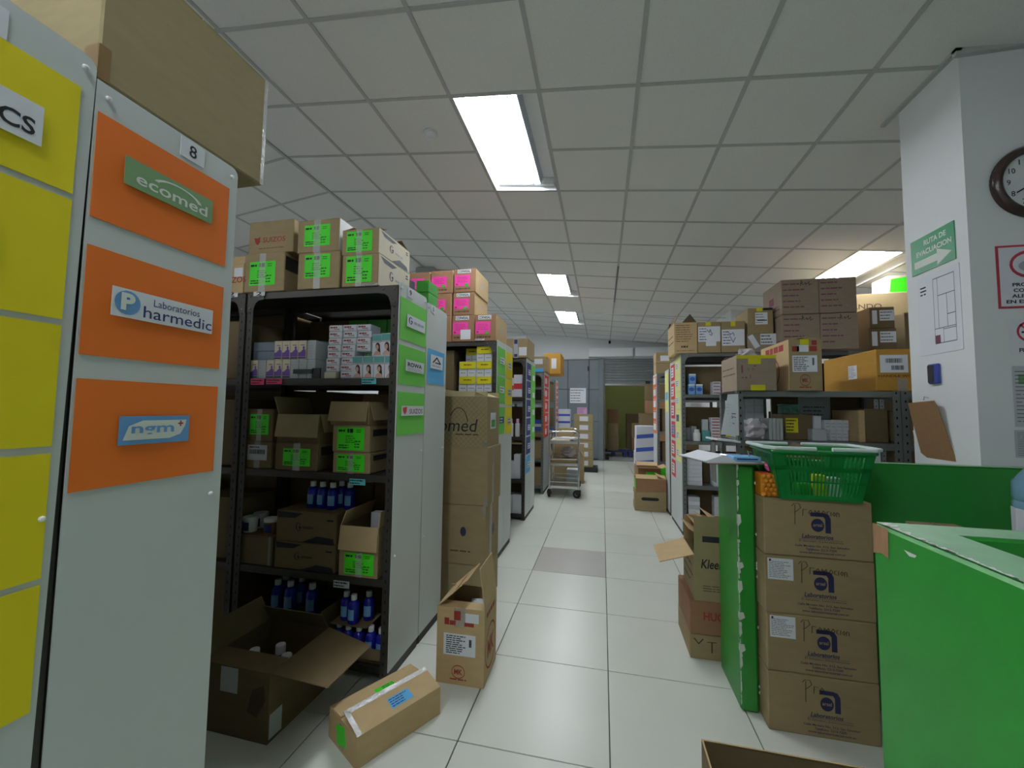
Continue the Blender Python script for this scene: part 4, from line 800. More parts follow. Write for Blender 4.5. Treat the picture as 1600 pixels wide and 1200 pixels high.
carton('flat brown cardboard on the middle tier of the trolley', -.80, -.41, 6.48, 7.1, .523, .565, 'kraft', name='cardboard_sheet', cat='cardboard', seam=False); carton('cream cardboard tray on the top tier of the trolley', -.80, -.5, 6.46, 6.9, .863, .885, 'cream', name='cardboard_tray', cat='cardboard', seam=False)
tag(part('paper_stack', MB().prism([(-.2, -.15), (.1, -.2), (.2, .1), (-.1, .2)], .02, T(-.55, 6.75, .888)), 'paper', None), 'loose white papers on the top tier of the trolley', 'papers')
carton('yellowish carton standing on the top tier of the trolley', -.76, -.48, 7.0, 7.2, .888, 1.05, 'kraft_olive')
blob('plastic_bag', 'crumpled plastic bag on the middle tier of the trolley', 'bag', (-.55, 6.85, .568), .12, .14, .18, 'bag', 5)
carton('grey plastic bin behind the lowest tier of the trolley', -.62, -.42, 7.35, 7.6, 0, .3, 'paper_grey', name='plastic_bin', cat='bin', seam=False)
# cartons behind the trolley
o, fl = opencarton('open brown carton on the floor behind the trolley', -.95, -.34, 7.7, 8.05, 0, .5, [('left', 20, .2), ('right', -30, .15), ('back', 10, .2)], 'kraft'); poly(o, para(2, 3, .6, .25, .8, .3, .5, 0), 'ink_red', *face(o, 'right'))
carton('dark base pallet under the six stacked kraft cartons', -.66, -.10, 9.15, 9.65, 0, .1, 'dark', name='pallet', cat='pallet', seam=False)
z = .101
for k in range(6):
    h_ = .195; o = carton(f'{ORD[k]} up of six flat kraft cartons stacked before the grey gate', -.62, -.2, 9.2, 9.6, z, z+h_-.004, 'kraft_olive'); s = sticker(o, 'front', .3, .75, .2, .75); z += h_
bz = .62
carton('brown carton under the white and blue boxes near the gate', -1.22, -.68, 8.95, 9.3, 0, .6, 'kraft_dark')
for r in range(5):
    for c in range(2):
        o = mbox(f'white box with a blue band near the gate, {"bottom" if r == 0 else ORD[r]} row up, {["left", "right"][c]}', -1.2+c*.26, -.945+c*.26, 8.97, 9.25, .602+r*.155, .602+r*.155+.153, 'box_white', 'white boxes with blue bands near the gate'); poly(o, [rect(0, 1, 0, .3)], 'box_blue', *face(o, 'front'), 'blue_band')
# room behind: stacked cartons
for k, (x, y, z, w_, h_, m_) in enumerate(((.25, 12.6, .16, .32, .42, 'kraft'), (.25, 12.6, .585, .32, .4, 'kraft'), (.26, 12.6, .99, .3, .4, 'kraft_red'), (.95, 12.5, .16, .36, .4, 'kraft_red'), (.95, 12.5, .565, .36, .42, 'kraft'), (1.36, 12.5, .16, .36, .36, 'kraft_red'), (1.36, 12.5, .525, .36, .38, 'kraft'), (.85, 13.4, .16, .6, 1.1, 'kraft_dark'))):
    o = carton(f'{ORD[k]} of the cartons on pallets in the room behind the doorway', x-.1, x-.1+w_, y, y+.4, z, z+h_, m_, group='cartons in the room behind'); 
    if 2 < k < 7: sticker(o, 'front', .3, .7, .3, .8, 'ink_blue', 'blue_label')
for k in range(2): 
    pl = empty('blue_pallet', f'{["left", "right"][k]} blue pallet in the room behind the doorway', 'pallet', (.32+k*.83, 12.8, 0))
    for b in range(4): part('board', MB().box(-.4, .4, -.35+.2*b, -.25+.2*b, .135, .157), 'ink_blue', pl)
    for b in (-1, 0, 1): part('bearer', MB().box(b*.34-.05, b*.34+.05, -.35, .35, 0, .135), 'ink_blue', pl)
tag(part('shoe', MB().prism([(-.05, -.12), (.05, -.12), (.055, .05), (.03, .13), (-.03, .13), (-.055, .05)], .09, T(.13, 11.75, 0)), 'black', None), 'small dark shape on the floor at the left of the doorway', 'shoe')
# tall stack right of the doorway
for k, (x0, x1, Yk, z0, z1, m_) in enumerate(((.84, 1.4, 9.6, 0, .5, 'kraft'), (.83, 1.4, 9.6, .505, .95, 'kraft_red'), (.85, 1.4, 9.65, .955, 1.3, 'kraft_dark'), (1.0, 1.5, 9.7, 1.305, 1.6, 'kraft_red'), (1.0, 1.5, 9.72, 1.605, 1.97, 'kraft_dark'))):
    carton(f'{ORD[k]} up in the tall carton pile right of the doorway', x0, x1, Yk, Yk+.6, z0, z1, m_)
for k in range(3):
    o = carton(f'{ORD[k]} up of the white cartons with blue tape right of the doorway', .60+.01*k, .95, 7.9, 8.3, .36+.24*k, .36+.24*k+.238, 'box_white', cat='box'); poly(o, [[(0, .0), (1, .15), (1, .45), (0, .3)]], 'box_blue', *face(o, 'front'), 'blue_tape')
carton('kraft carton under the white cartons with blue tape', .60, .95, 7.9, 8.3, 0, .355, 'kraft'); 
o, _ = opencarton('open carton with a green label beside the far right rack', .53, .85, 6.5, 6.85, .245, .49, [('front', 75, .12), ('back', 60, .1), ('right', 70, .1)], 'kraft_red', fm='kraft_light'); sticker(o, 'front', .35, .85, .35, .8, 'neon_green', 'green_label')
o = carton('low carton under the open green labelled carton on the floor', .53, .85, 6.5, 6.85, 0, .24, 'kraft'); sticker(o, 'front', .6, .95, .3, .9)
o = carton('kraft carton with a dark green oval print on the aisle floor', .435, .845, 5.88, 6.2, 0, .262, 'kraft'); poly(o, [[(.2, .62), (.25, .7), (.72, .7), (.78, .62), (.72, .54), (.25, .54)]], 'ink', *face(o, 'front'), 'oval_print'); sticker(o, 'left', .1, .4, .4, .8)
o, fl = opencarton('open kraft carton on the oval printed carton', .45, .845, 5.88, 6.2, .263, .435, [('front', -75, .14), ('left', 30, .1), ('back', -80, .1), ('right', -70, .12)], 'kraft_red', fm='kraft_light'); s = sticker(o, 'left', .2, .8, .1, .9, 'neon_green', 'green_label')
carton('printed leaflets bundle inside the open carton in the aisle', .5, .83, 5.9, 6.15, .27, .43, 'sheet_coral', name='leaflet_bundle', cat='leaflets', seam=False)
carton('small brown carton on the farthest right rack, lower', .86, 1.2, 6.98, 7.3, 1.972, 2.14, 'kraft'); o = carton('small brown carton on the farthest right rack, upper', .86, 1.2, 6.98, 7.3, 2.142, 2.32, 'kraft'); sticker(o, 'front', .2, .6, .2, .7)
carton('dark carton on the middle shelf of the farthest right rack', .95, 1.5, 7.0, 7.35, 1.032, 1.4, 'kraft_dark'); carton('dark carton on the lower shelf of the farthest right rack', .95, 1.5, 7.0, 7.35, .542, .85, 'kraft_dark'); o = carton('carton with a green label low in the farthest right rack', .9, 1.3, 6.98, 7.3, .102, .5, 'kraft_dark'); sticker(o, 'front', .05, .4, .5, .9, 'neon_green', 'green_label')
# ================================================================== right racks: goods
YR = 4.85
o, fl = opencarton('open carton with folded up flaps leftmost on the right rack top', atY(1055, 525, YR).x-.01, atY(1089, 525, YR).x, YR, YR+.45, 2.013, 2.36, [('left', -25, .12), ('right', -35, .12), ('back', -50, .1)], 'kraft_light', fm='kraft_dark'); M, U, V = face(o, 'front'); poly(o, para(8, 5, .25, .08, .85, .35, .95, .3), 'ink_brown', M, U, V); poly(o, para(1, 4, .8, .3, .6, .17, .25, 0)+para(1, 9, .4, .1, .85, .06, .1, 0), 'ink_brown', M, U, V, 'bold_print'); poly(o, para(2, 3, .2, .1, .9, .3, .7), 'ink_brown', *face(o, 'left'))
o, _ = cpx('carton with a white sheet and yellow tape, second on right rack top', 1090, 1126, 503, YR, .4, 2.013, m='kraft'); s = sticker(o, 'front', .02, .98, .36, .85); pr(s, para(5, 4, .3, -.45, -.1)+strokes([[(-.1, .3), (.0, .1), (.05, .3), (.1, .05)], [(0, 0), (.1, -.1), (.15, .05)]], .03), 'ink_blue'); sticker(o, 'front', .35, .8, .22, .4, 'paper', 'small_sheet', lift=.001); strip(o, 'front', .35, .58, 'tape_yellow', .88, 1)
o, _ = cpx('carton with a white sheet and yellow tape, third on right rack top', 1127, 1164, 502, YR, .4, 2.013, m='kraft'); s = sticker(o, 'front', .02, .97, .22, .74); pr(s, para(5, 7, .3, -.45, -.1)+strokes([[(-.2, .3), (-.1, .2), (0, .3), (.05, .1)], [(-.15, .1), (0, -.3), (.1, .0)]], .03), 'ink_blue'); strip(o, 'front', .4, .6, 'tape_yellow', .84, 1)
o, z1 = cpx('low carton with two white labels on the right rack top', 1168, 1213, 521, YR, .4, 2.013, m='kraft_grey'); sticker(o, 'front', .12, .32, .2, .95, 'paper', rot=.5); s = sticker(o, 'front', .45, 1.0, .4, .98); pr(s, para(3, 2, .4), 'ink_grey')
o, _ = cpx('carton with a torn white sheet lying on the low carton', 1168, 1208, 481, YR, .42, z1+.001, m='kraft'); s = sticker(o, 'front', .3, .78, .35, .82); pr(s, para(4, 2, .25), 'ink_grey'); pr(s, [rect(-.35, .45, -.2, -.12)], 'ink', name='bold_line'); strip(o, 'front', .35, .58, 'tape_yellow', .86, 1); strip(o, 'front', .62, .98, 'ink', .9, .99, 'dark_print')
def carprint(o, key, hand=False):
    M, U, V = face(o, 'front'); r = para(5, key, .22, .04, .62, .12, .95, .45); poly(o, r, 'ink_purple', M, U, V, 'purple_print')
    if hand: poly(o, strokes([[(.52, .82), (.54, .96), (.58, .9), (.53, .88), (.6, .84)], [(.62, .86), (.66, .9), (.66, .84), (.72, .88), (.75, .92), (.75, .82), (.82, .86)]], .014), 'ink', M, U, V, 'handwriting')
YS = 4.70
z1 = None
for r in range(2):
    for c in range(2):
        x0, x1 = ((1222, 1281), (1281.5, 1340.5))[c]; zb, zt = ((2.013, 2.385), (2.386, 2.755))[r]
        X0, X1 = atY(x0, 490, YS).x, atY(x1, 490, YS).x
        o = carton(f'{["lower", "upper"][r]} {["left", "right"][c]} of four purple printed cartons stacked on the right rack', X0+.001, X1-.001, YS+.006*r, YS+.5, zb, zt-.005, 'kraft_grey'); carprint(o, 11+r, c < 2 and r == 0 or c == 0)
        if c == 0: poly(o, [rect(.35, .6, .4, .62)], 'ink_purple', *face(o, 'left'), 'purple_mark'); poly(o, para(2, 3, .4, .1, .9, .15, .32), 'ink_purple', *face(o, 'left'))
for k, (x0, x1, y0, y1, m_) in enumerate(((1360, 1400, 505, 540, 'kraft_dark'), (1362, 1398, 478, 505, 'kraft_dark'))):
    X0, X1 = atY(x0-3, 500, YR).x, atY(x1, 500, YR).x; zb, zt = ((2.013, 2.24), (2.241, 2.46))[k]
    o = carton(f'{["lower", "upper"][k]} dark carton with white labels beside the purple printed cartons', X0, X1, YR, YR+.4, zb, zt, m_); sticker(o, 'front', .1, .3, .2, .85); s = sticker(o, 'front', .4, .98, .35, .85); pr(s, para(3, k, .3), 'ink_grey')
o = carton('wide kraft carton behind the dark labelled cartons', 2.72, 3.6, 5.3, 5.7, 2.013, 2.72, 'kraft'); text(o, 'ANDO', 'ink_brown', face(o, 'front')[0]@T(.2, .56, 0), .3, .06)
carton('support carton beneath the wide kraft carton', 2.72, 3.6, 5.3, 5.7, 0, 2.01, 'kraft_dark')
o = carton('lime green printed box highest beside the white column', atY(1388, 455, 5.32).x, 3.75, 5.32, 5.6, 2.722, 2.722+.2, 'cream'); poly(o, [[(.02, .05), (1, .02), (1, .7), (.5, .6), (.3, .9), (.05, .8)]], 'neon_green', *face(o, 'front'), 'lime_print')
o = carton('carton with a yellow flap behind the white column', 3.02, 3.5, 4.88, 5.25, 2.013, 2.4, 'kraft_dark'); sticker(o, 'front', .1, .9, .75, .98, 'box_yellow', 'yellow_flap'); sticker(o, 'front', .2, .9, .35, .65)
# goods on the first right rack
Z = 1.552; Yg = 4.9
def skybox(lab, px, z): 
    x = atY(px, 610, Yg).x; b = mbox(lab, x, x+.07, Yg, Yg+.1, z, z+.115, 'box_sky', 'sky blue boxes on the right rack'); poly(b, [ell(.5, .5, .4, .2)], 'box_blue', *face(b, 'front'), 'blue_oval'); poly(b, [rect(0, 1, .85, 1)], 'white', *face(b, 'front'), 'white_band'); return b
skybox('left sky blue box on the upper shelf of the right rack', 1075.5, Z); skybox('right sky blue box on the upper shelf of the right rack', 1087.5, Z); skybox('sky blue box standing on top of another on the right rack', 1077, Z+.116)
for k in range(4): b = mbox(f'white box with red lines on the right rack, {ORD[k]} up', 1.205, 1.285, Yg, Yg+.12, Z+.036*k, Z+.036*k+.035, 'box_white', 'white boxes with red lines'); poly(b, para(1, 3, .5, .1, .9, .2, .8, 0), 'ink_red', *face(b, 'front'), key='rl')
mbox('pink box on the upper shelf of the right rack', 1.31, 1.39, Yg, Yg+.1, Z, Z+.105, 'box_pink'); mbox('tall orange box at the back of the right rack upper shelf', 1.36, 1.62, Yg+.14, Yg+.25, Z, Z+.37, 'box_orange')
for k in range(5): b = mbox(f'white and orange box in a column on the right rack, {ORD[k]} up', 1.42, 1.55, Yg, Yg+.12, Z+.058*k, Z+.058*k+.057, 'box_white', 'white and orange boxes in a column'); poly(b, [rect(0, 1, 0, .35)], 'box_orange', *face(b, 'front'), 'orange_band', key='ob')
carton('dark brown board box at the back of the upper right shelf', .93, 1.35, 5.05, 5.19, Z, Z+.33, 'kraft_dark', seam=False)
Z = 1.032
carton('dark brown board box at the back of the middle right shelf', .93, 1.75, 5.1, 5.2, Z, Z+.38, 'kraft_dark', seam=False)
e = lathe_thing('pill_bottle', 'white pill bottle on the middle shelf of the right rack', 'bottle', (1.035, 4.92, Z), [('body', [(.036, 0), (.038, .005), (.038, .085), (.03, .095)], 'white'), ('cap', [(.028, .095), (.028, .125), (.025, .128)], 'white')])
for k, (x, y, w_, h_, m_, lab) in enumerate(((.925, 5.0, .06, .14, 'paper_grey', 'left grey box behind the pill bottle'), (.99, 5.0, .06, .16, 'lid_grey', 'right grey box behind the pill bottle'), (1.09, 4.9, .08, .12, 'teal', 'teal and white box beside the pill bottle'), (1.10, 4.95, .06, .24, 'paper_grey', 'tall pale box behind the teal box'))): mbox(lab, x, x+w_, y, y+.1 if k < 2 else y+.045, Z, Z+h_, m_)
for k in range(8): b = mbox(f'white box with dark lines in a pile on the middle right shelf, {ORD[k]} up', 1.18, 1.275, Yg, Yg+.12, Z+.033*k, Z+.033*k+.032, 'box_white', 'white boxes with dark lines'); poly(b, para(1, 5, .6, .1, .9, .2, .8, 0), 'ink_red', *face(b, 'front'), key='dl')
for k in range(2): b = mbox(f'{["lower", "upper"][k]} white box with a large olive leaf print', 1.285, 1.45, Yg+.01, Yg+.13, Z+.13*k, Z+.13*k+.129, 'box_white'); poly(b, [[(.1, .2), (.5, .05), (.95, .1), (.9, .7), (.6, .95), (.3, .7)]], 'sheet_yellow', *face(b, 'front'), 'leaf_print')
Z = .542
for k in range(7): mbox(f'white carton in the left pile of the lower right shelf, {ORD[k]} up', .92, 1.08, Yg, Yg+.18, Z+.045*k, Z+.045*k+.044, 'box_white', 'left pile of white cartons')
for k in range(5): b = mbox(f'white carton in the right pile of the lower right shelf, {ORD[k]} up', 1.20, 1.42, Yg, Yg+.18, Z+.07*k, Z+.07*k+.069, 'box_white', 'right pile of white cartons'); 
carton('dark board at the back of the lower right shelf', .93, 1.75, 5.1, 5.2, Z, Z+.36, 'kraft_dark', seam=False)
Z = .102
for k in range(7): mbox(f'red and white box in the bottom pile of the right rack, {ORD[k]} up', .93, 1.05, Yg-.01, Yg+.16, Z+.045*k, Z+.045*k+.044, 'box_white' if k % 2 else 'paper_grey', 'bottom pile of boxes')
mbox('red box at the bottom of the right rack', 1.06, 1.17, Yg, Yg+.1, Z, Z+.1, 'box_red'); mbox('tall white box at the bottom of the right rack', 1.2, 1.32, Yg, Yg+.12, Z, Z+.33, 'paper_grey'); carton('dark board at the back of the bottom right shelf', .93, 1.75, 5.1, 5.2, Z, Z+.38, 'kraft_dark', seam=False)
for c in range(2):
    for k, z in enumerate((1.552, 1.032, .542, .102)): carton(f'brown carton in the rack bay under the purple cartons, {["upper", "middle", "lower", "bottom"][k]} shelf, {["left", "right"][c]}', 1.86+c*.44, 2.28+c*.42, 4.9, 5.2, z, z+.34, 'kraft_dark')
# ------------------------------------------------------------------ low rack behind the green partition
Y0 = 2.885; z0 = 1.5
o, fl = opencarton('carton with yellow tape along its rim on the low rack', atY(1151, 580, Y0).x, atY(1213, 580, Y0).x, Y0, Y0+.34, z0, atY(1180, 555, Y0).z, [('front', -86, .06), ('back', -80, .1)], 'kraft_grey', rz=0); strip(o, 'front', 0, 1, 'tape_yellow', .91, 1); strip(o, 'front', .3, .62, 'tape_yellow', .75, .92); strip(o, 'front', .35, .72, 'tape_yellow', 0, .16)
M, U, V = face(o, 'front'); poly(o, ring(.3, .6, .03, .03, .01, 10)+ring(.42, .6, .03, .03, .01, 10)+[rect(.12, .16, .5, .72), rect(.12, .18, .35, .38), rect(.22, .26, .34, .39), rect(.34, .36, .35, .45), rect(.44, .5, .68, .71)], 'ink_purple', M, U, V, 'handling_marks'); poly(o, para(2, 3, .2, .1, .9, .4, .75), 'ink_brown', *face(o, 'left'))
blob('plastic_bag', 'plastic film poking out of the yellow taped carton', 'bag', (.95, 3.02, 1.70), .06, .05, .09, 'bag', 8)
o, fl = opencarton('tall carton with red round print on the low rack', atY(1232, 570, Y0).x, atY(1283, 570, Y0).x, Y0-.01, Y0+.45, z0, atY(1257, 530, Y0).z, [('front', -88, .08), ('back', -88, .08), ('left', -80, .1), ('right', -85, .1)], 'kraft', fm='kraft_light'); M, U, V = face(o, 'front'); sticker(o, 'left', .0, .999, .0, .998, 'kraft_light', 'pale_side')
s = sticker(o, 'front', .1, .86, .36, .68); pr(s, para(8, 4, .4, -.45, .2), 'ink'); pr(s, para(6, 5, .8, .3, .38, -.1, .35, 0), 'ink'); poly(o, ring(.48, .2, .16, .115, .014, 20), 'ink_red', M, U, V, 'round_logo'); text(o, 'MK', 'ink_red', M@T(.48*U, .2*V, 0), .18*U, .08*V, bold=.03); poly(o, para(1, 3, .7, .3, .66, .05, .08, 0), 'ink_red', M, U, V); poly(o, [rect(.1, .32, .76, .86), rect(.62, .86, .76, .86), rect(.7, .86, .88, .97)], 'ink_red', M, U, V, 'red_print'); strip(o, 'front', .35, .62, 'tape_yellow', .76, 1); sticker(o, 'front', .25, .6, .75, .88, 'paper')
M, U, V = face(o, 'left'); M = M@T(0, 0, .001); poly(o, ring(.3, .4, .4, .38, .03, 24), 'ink_red', M, U, V, 'round_logo'); text(o, 'K', 'ink_red', M@T(.4*U, .4*V, 0), .3*U, .35*V, bold=.03); poly(o, para(1, 3, .9, .2, .85, .8, .94, 0), 'ink_red', M, U, V)
Xa, Xb = atY(1372, 570, Y0).x, atY(1430, 570, Y0).x
gb = carton('wide golden brown carton with a barcode label on the low rack', Xa, Xa+.36, Y0+.02, Y0+.62, z0, atY(1372, 545, Y0).z, 'kraft_gold', rz=0)
s = sticker(gb, 'front', .06, .46, .44, .86); barcode(s, -.3, .3, .05, .3, 3); barcode(s, -.1, .35, -.35, -.1, 5); M, U, V = face(gb, 'front'); text(gb, 'HANDLE WITH CARE', 'ink_brown', M@T(.42*U, .36*V, 0), .78*U, .06*V); s = sticker(gb, 'left', .52, .68, .35, .7); pr(s, para(8, 2, .3), 'ink_grey'); strip(gb, 'front', .3, .44, 'tape', 0, .3)
# shelf goods
Z = 1.182; Yd = 3.06
o = carton('small brown carton with a yellow label on the low rack shelf', atY(1224, 660, Yd).x, atY(1270, 660, Yd).x, Yd, Yd+.2, Z, atY(1247, 647.5, Yd).z, 'kraft_dark'); s = sticker(o, 'front', .08, .5, .28, .85, 'box_yellow', 'yellow_label'); pr(s, para(4, 3, .4), 'ink'); zt = atY(1247, 647.5, Yd).z
gl = empty('glass_jar', 'green tinted glass box standing on the small brown carton', 'jar', (atY(1243, 640, Yd).x, Yd+.1, zt)); part('glass', MB().cbox(-.055, .055, -.04, .04, 0, .06, .006), 'glass_green', gl); part('lid', MB().cbox(-.057, .057, -.042, .042, .06, .068, .002), 'teal', gl)
k = 0
for r in range(2):
    for c in range(4):
        x0 = 1.42+c*.035+.004*r; b = mbox(f'small white box in the pile on the low rack shelf, {["lower", "upper"][r]} row, {ORD[c]} from left', x0, x0+.034, Yd, Yd+.12, Z+r*.068, Z+r*.068+.067, 'box_white', 'small white boxes on the low rack'); poly(b, para(2, 3, .3, .15, .85, .2, .8), 'ink_pale', *face(b, 'front'), key='swb')
for c in range(2):
    b = mbox(f'{["left", "right"][c]} white box standing beside the small brown carton', 1.334+c*.044, 1.377+c*.044, Yd+.03, Yd+.12, Z, Z+.16, 'box_white')
mbox('grey box at the front of the white boxes on the low rack', 1.325, 1.41, Yd-.06, Yd+.015, Z, Z+.075, 'paper_grey')
s = part('handwritten_sign', slab(.2, .16, .001), 'paper_grey', None, frame((1.47, 3.29, 1.40), (1, 0, 0), (0, 0, 1))); DIM[s.name] = (.2, .16, .001); tag(s, 'handwritten grey paper sign hanging at the back of the low rack', 'sign'); pr(s, para(3, 8, .25, -.35, .35, -.4, .1, .2), 'ink_navy')
tag(part('back_board', MB().box(1.2, 1.75, 3.292, 3.298, 1.19, 1.49), 'kraft_dark', None), 'dark brown board closing the back of the low rack', 'board')
o = carton('tall narrow brown carton on the low rack shelf', 1.565, 1.60, Yd-.1, Yd+.2, Z, Z+.2, 'kraft_light', seam=False); carton('dark brown carton right of the narrow carton on the low rack', 1.605, 1.735, Yd-.08, Yd+.18, Z, Z+.21, 'kraft_dark'); o = carton('brown carton next to the hanging clipboard on the low rack', 1.79, 2.0, Yd-.1, Yd+.2, Z, Z+.2, 'kraft')
for k in range(3):
    for r in range(6): mbox(f'white medicine carton at the left of the low rack, {ORD[r]} layer up, {["left", "middle", "right"][k]}', .91+.06*k, .968+.06*k, 3.12, 3.25, Z+r*.045, Z+r*.045+.044, 'paper_grey', 'white medicine cartons at the left of the low rack')
blob('plastic_bag', 'clear plastic bag of rolled papers on the low rack', 'bag', (.98, 3.0, Z), .075, .06, .135, 'bag', 11)
for k in range(4): carton(f'grey folder standing beside the plastic bag, {ORD[k]} from left', 1.062+k*.021, 1.08+k*.021, 2.96, 3.1, Z, Z+.14, 'lid_grey', name='folder', cat='folder', seam=False)
o = carton('white and green box on the lower shelf of the low rack', 1.60, 1.66, 2.93, 3.0, .803, 1.13, 'box_white', seam=False); poly(o, [rect(.0, 1, .0, .25)], 'box_green', *face(o, 'front'), 'green_band')
carton('dark carton on the lower shelf of the low rack', 1.0, 1.5, 2.95, 3.25, .803, 1.12, 'kraft_dark')
# papers hanging from the low rack corner and on its shelf
pp = MB(); a, b, c_, d_ = (.80, 2.893, 1.475), (.862, 2.893, 1.478), (.855, 2.87, 1.21), (.745, 2.86, 1.215)
pp.add([a, b, c_, d_]+[(x, y+.0015, z) for x, y, z in (a, b, c_, d_)], [(0, 1, 2, 3), (7, 6, 5, 4), (0, 4, 5, 1), (1, 5, 6, 2), (2, 6, 7, 3), (3, 7, 4, 0)])
hp = tag(part('hanging_list', pp, 'paper', None), 'long white list sheet hanging from the corner of the low rack', 'paper')
Mh = frame((.815, 2.877, 1.33), (1, -.03, 0), (.12, .07, 1)); poly(hp, strokes([[(0, .2), (.3, .2)], [(.02, .05), (.1, -.05), (.02, -.1)], [(.15, 0), (.3, -.05)], [(.1, -.4), (.2, -.45)]], .04), 'ink_navy', Mh, .08, .1, 'handwriting'); poly(hp, para(9, 3, .12), 'ink_pale', Mh@T(-.02, 0, 0), .05, .2, 'table_lines')
tag(part('paper_stack', MB().prism([(-.05, -.06), (.09, -.06), (.1, .06), (-.09, .07)], .012, T(.78, 2.95, 1.17)@Matrix.Rotation(.1, 4, 'Y')), 'paper', None), 'curling white papers sticking out at the low rack corner', 'papers')
tag(part('paper_holder', MB().box(.72, .724, 2.9, 3.0, .9, 1.165).box(.72, .86, 2.9, 3.0, 1.16, 1.165), 'steel', None), 'thin metal bracket holding papers beside the low rack', 'bracket')
# ================================================================== green partitions and what stands there
GH = 1.115
gp = empty('green_partition', 'green painted low partition with a chipped white corner edge, standing mid right', 'partition', (.66, 2.3, 0))
part('end_post', MB().cbox(-.042, .036, -.18, .15, 0, GH, .012), 'green_paint', gp)
bw = part('long_wall', MB().cbox(.036, 2.6, -.03, .022, 0, GH+.012, .006), 'green_paint', gp); part('worn_top', MB().box(.04, 1.9, -.031, .022, GH+.012, GH+.0135), 'green_top', bw)
r = random.Random(4); ch = MB(); z = .03
while z < GH-.02:
    l = r.uniform(.015, .06); wd = r.choice((.006, .009, .012, .02, .028)) if r.random() > .3 else .004
    ch.add([(-.0428, -.181, z), (-.0428, -.181+wd*.6, z+l*.3), (-.0428, -.181+wd*.5, z+l), (-.0428, -.181, z+l)], [(0, 1, 2, 3)]); ch.add([(-.042, -.1812, z), (-.042+wd*.8, -.1812, z+l*.4), (-.042+wd*.6, -.1812, z+l), (-.042, -.1812, z+l)], [(0, 1, 2, 3)]); z += l*r.uniform(.8, 1.25)
for k in range(9):
    zz = r.uniform(.05, 1.05); ch.add([(.0368, -.181, zz), (.03, -.1812, zz+.01), (.0368, -.181, zz+.02)], [(0, 1, 2)])
q = part('chipped_paint', ch, 'chip', gp); q['kind'] = 'stuff'
part('worn_top', MB().box(-.036, .03, -.172, .14, GH, GH+.0012), 'green_top', gp)
gc = empty('green_counter', 'near green painted counter wall with a worn pale top, right foreground', 'counter', (.6, 1.1, 0))
part('side_wall', MB().cbox(0, .11, -1.4, 0, 0, GH, .008), 'green_paint', gc); part('back_wall', MB().cbox(.11, 1.9, -.085, 0, 0, GH, .006), 'green_paint', gc); part('inner_shelf', MB().box(.11, 1.9, -1.4, -.085, .70, .73), 'green_paint', gc)
part('worn_top', MB().box(.006, .106, -1.4, -.006, GH, GH+.0015).box(.106, 1.9, -.08, -.006, GH, GH+.0015), 'green_top', gc)
ch = MB()
for k in range(26):
    y = -.012-k*.014; a = r.uniform(.004, .03)*max(.25, 1-k/22); b_ = r.uniform(.012, .03)
    ch.add([(-.0006+.004, y, GH+.0022), (a+.006, y-.002, GH+.0022), (a*.7+.004, y-b_*.7, GH+.0022), (.0034, y-b_, GH+.0022)], [(0, 1, 2, 3)])
ch.add([(-.0008, -.10, GH-.03), (-.0008, -.135, GH-.03), (-.0008, -.13, GH-.036), (-.0008, -.115, GH-.038)], [(0, 1, 2, 3)])
q = part('chipped_paint', ch, 'chip', gc); q['kind'] = 'stuff'
part('bare_wood_corner', MB().add([(-.0008, -.003, GH-.002), (-.0008, -.055, GH-.002), (-.0008, -.053, GH-.066), (-.0008, -.03, GH-.06), (-.0008, -.003, GH-.068)], [(0, 1, 2, 3, 4)]).add([(.004, .0008, GH-.002), (.05, .0008, GH-.004), (.05, .0008, GH-.06), (.004, .0008, GH-.07)], [(0, 1, 2, 3)]), 'wood', gc)
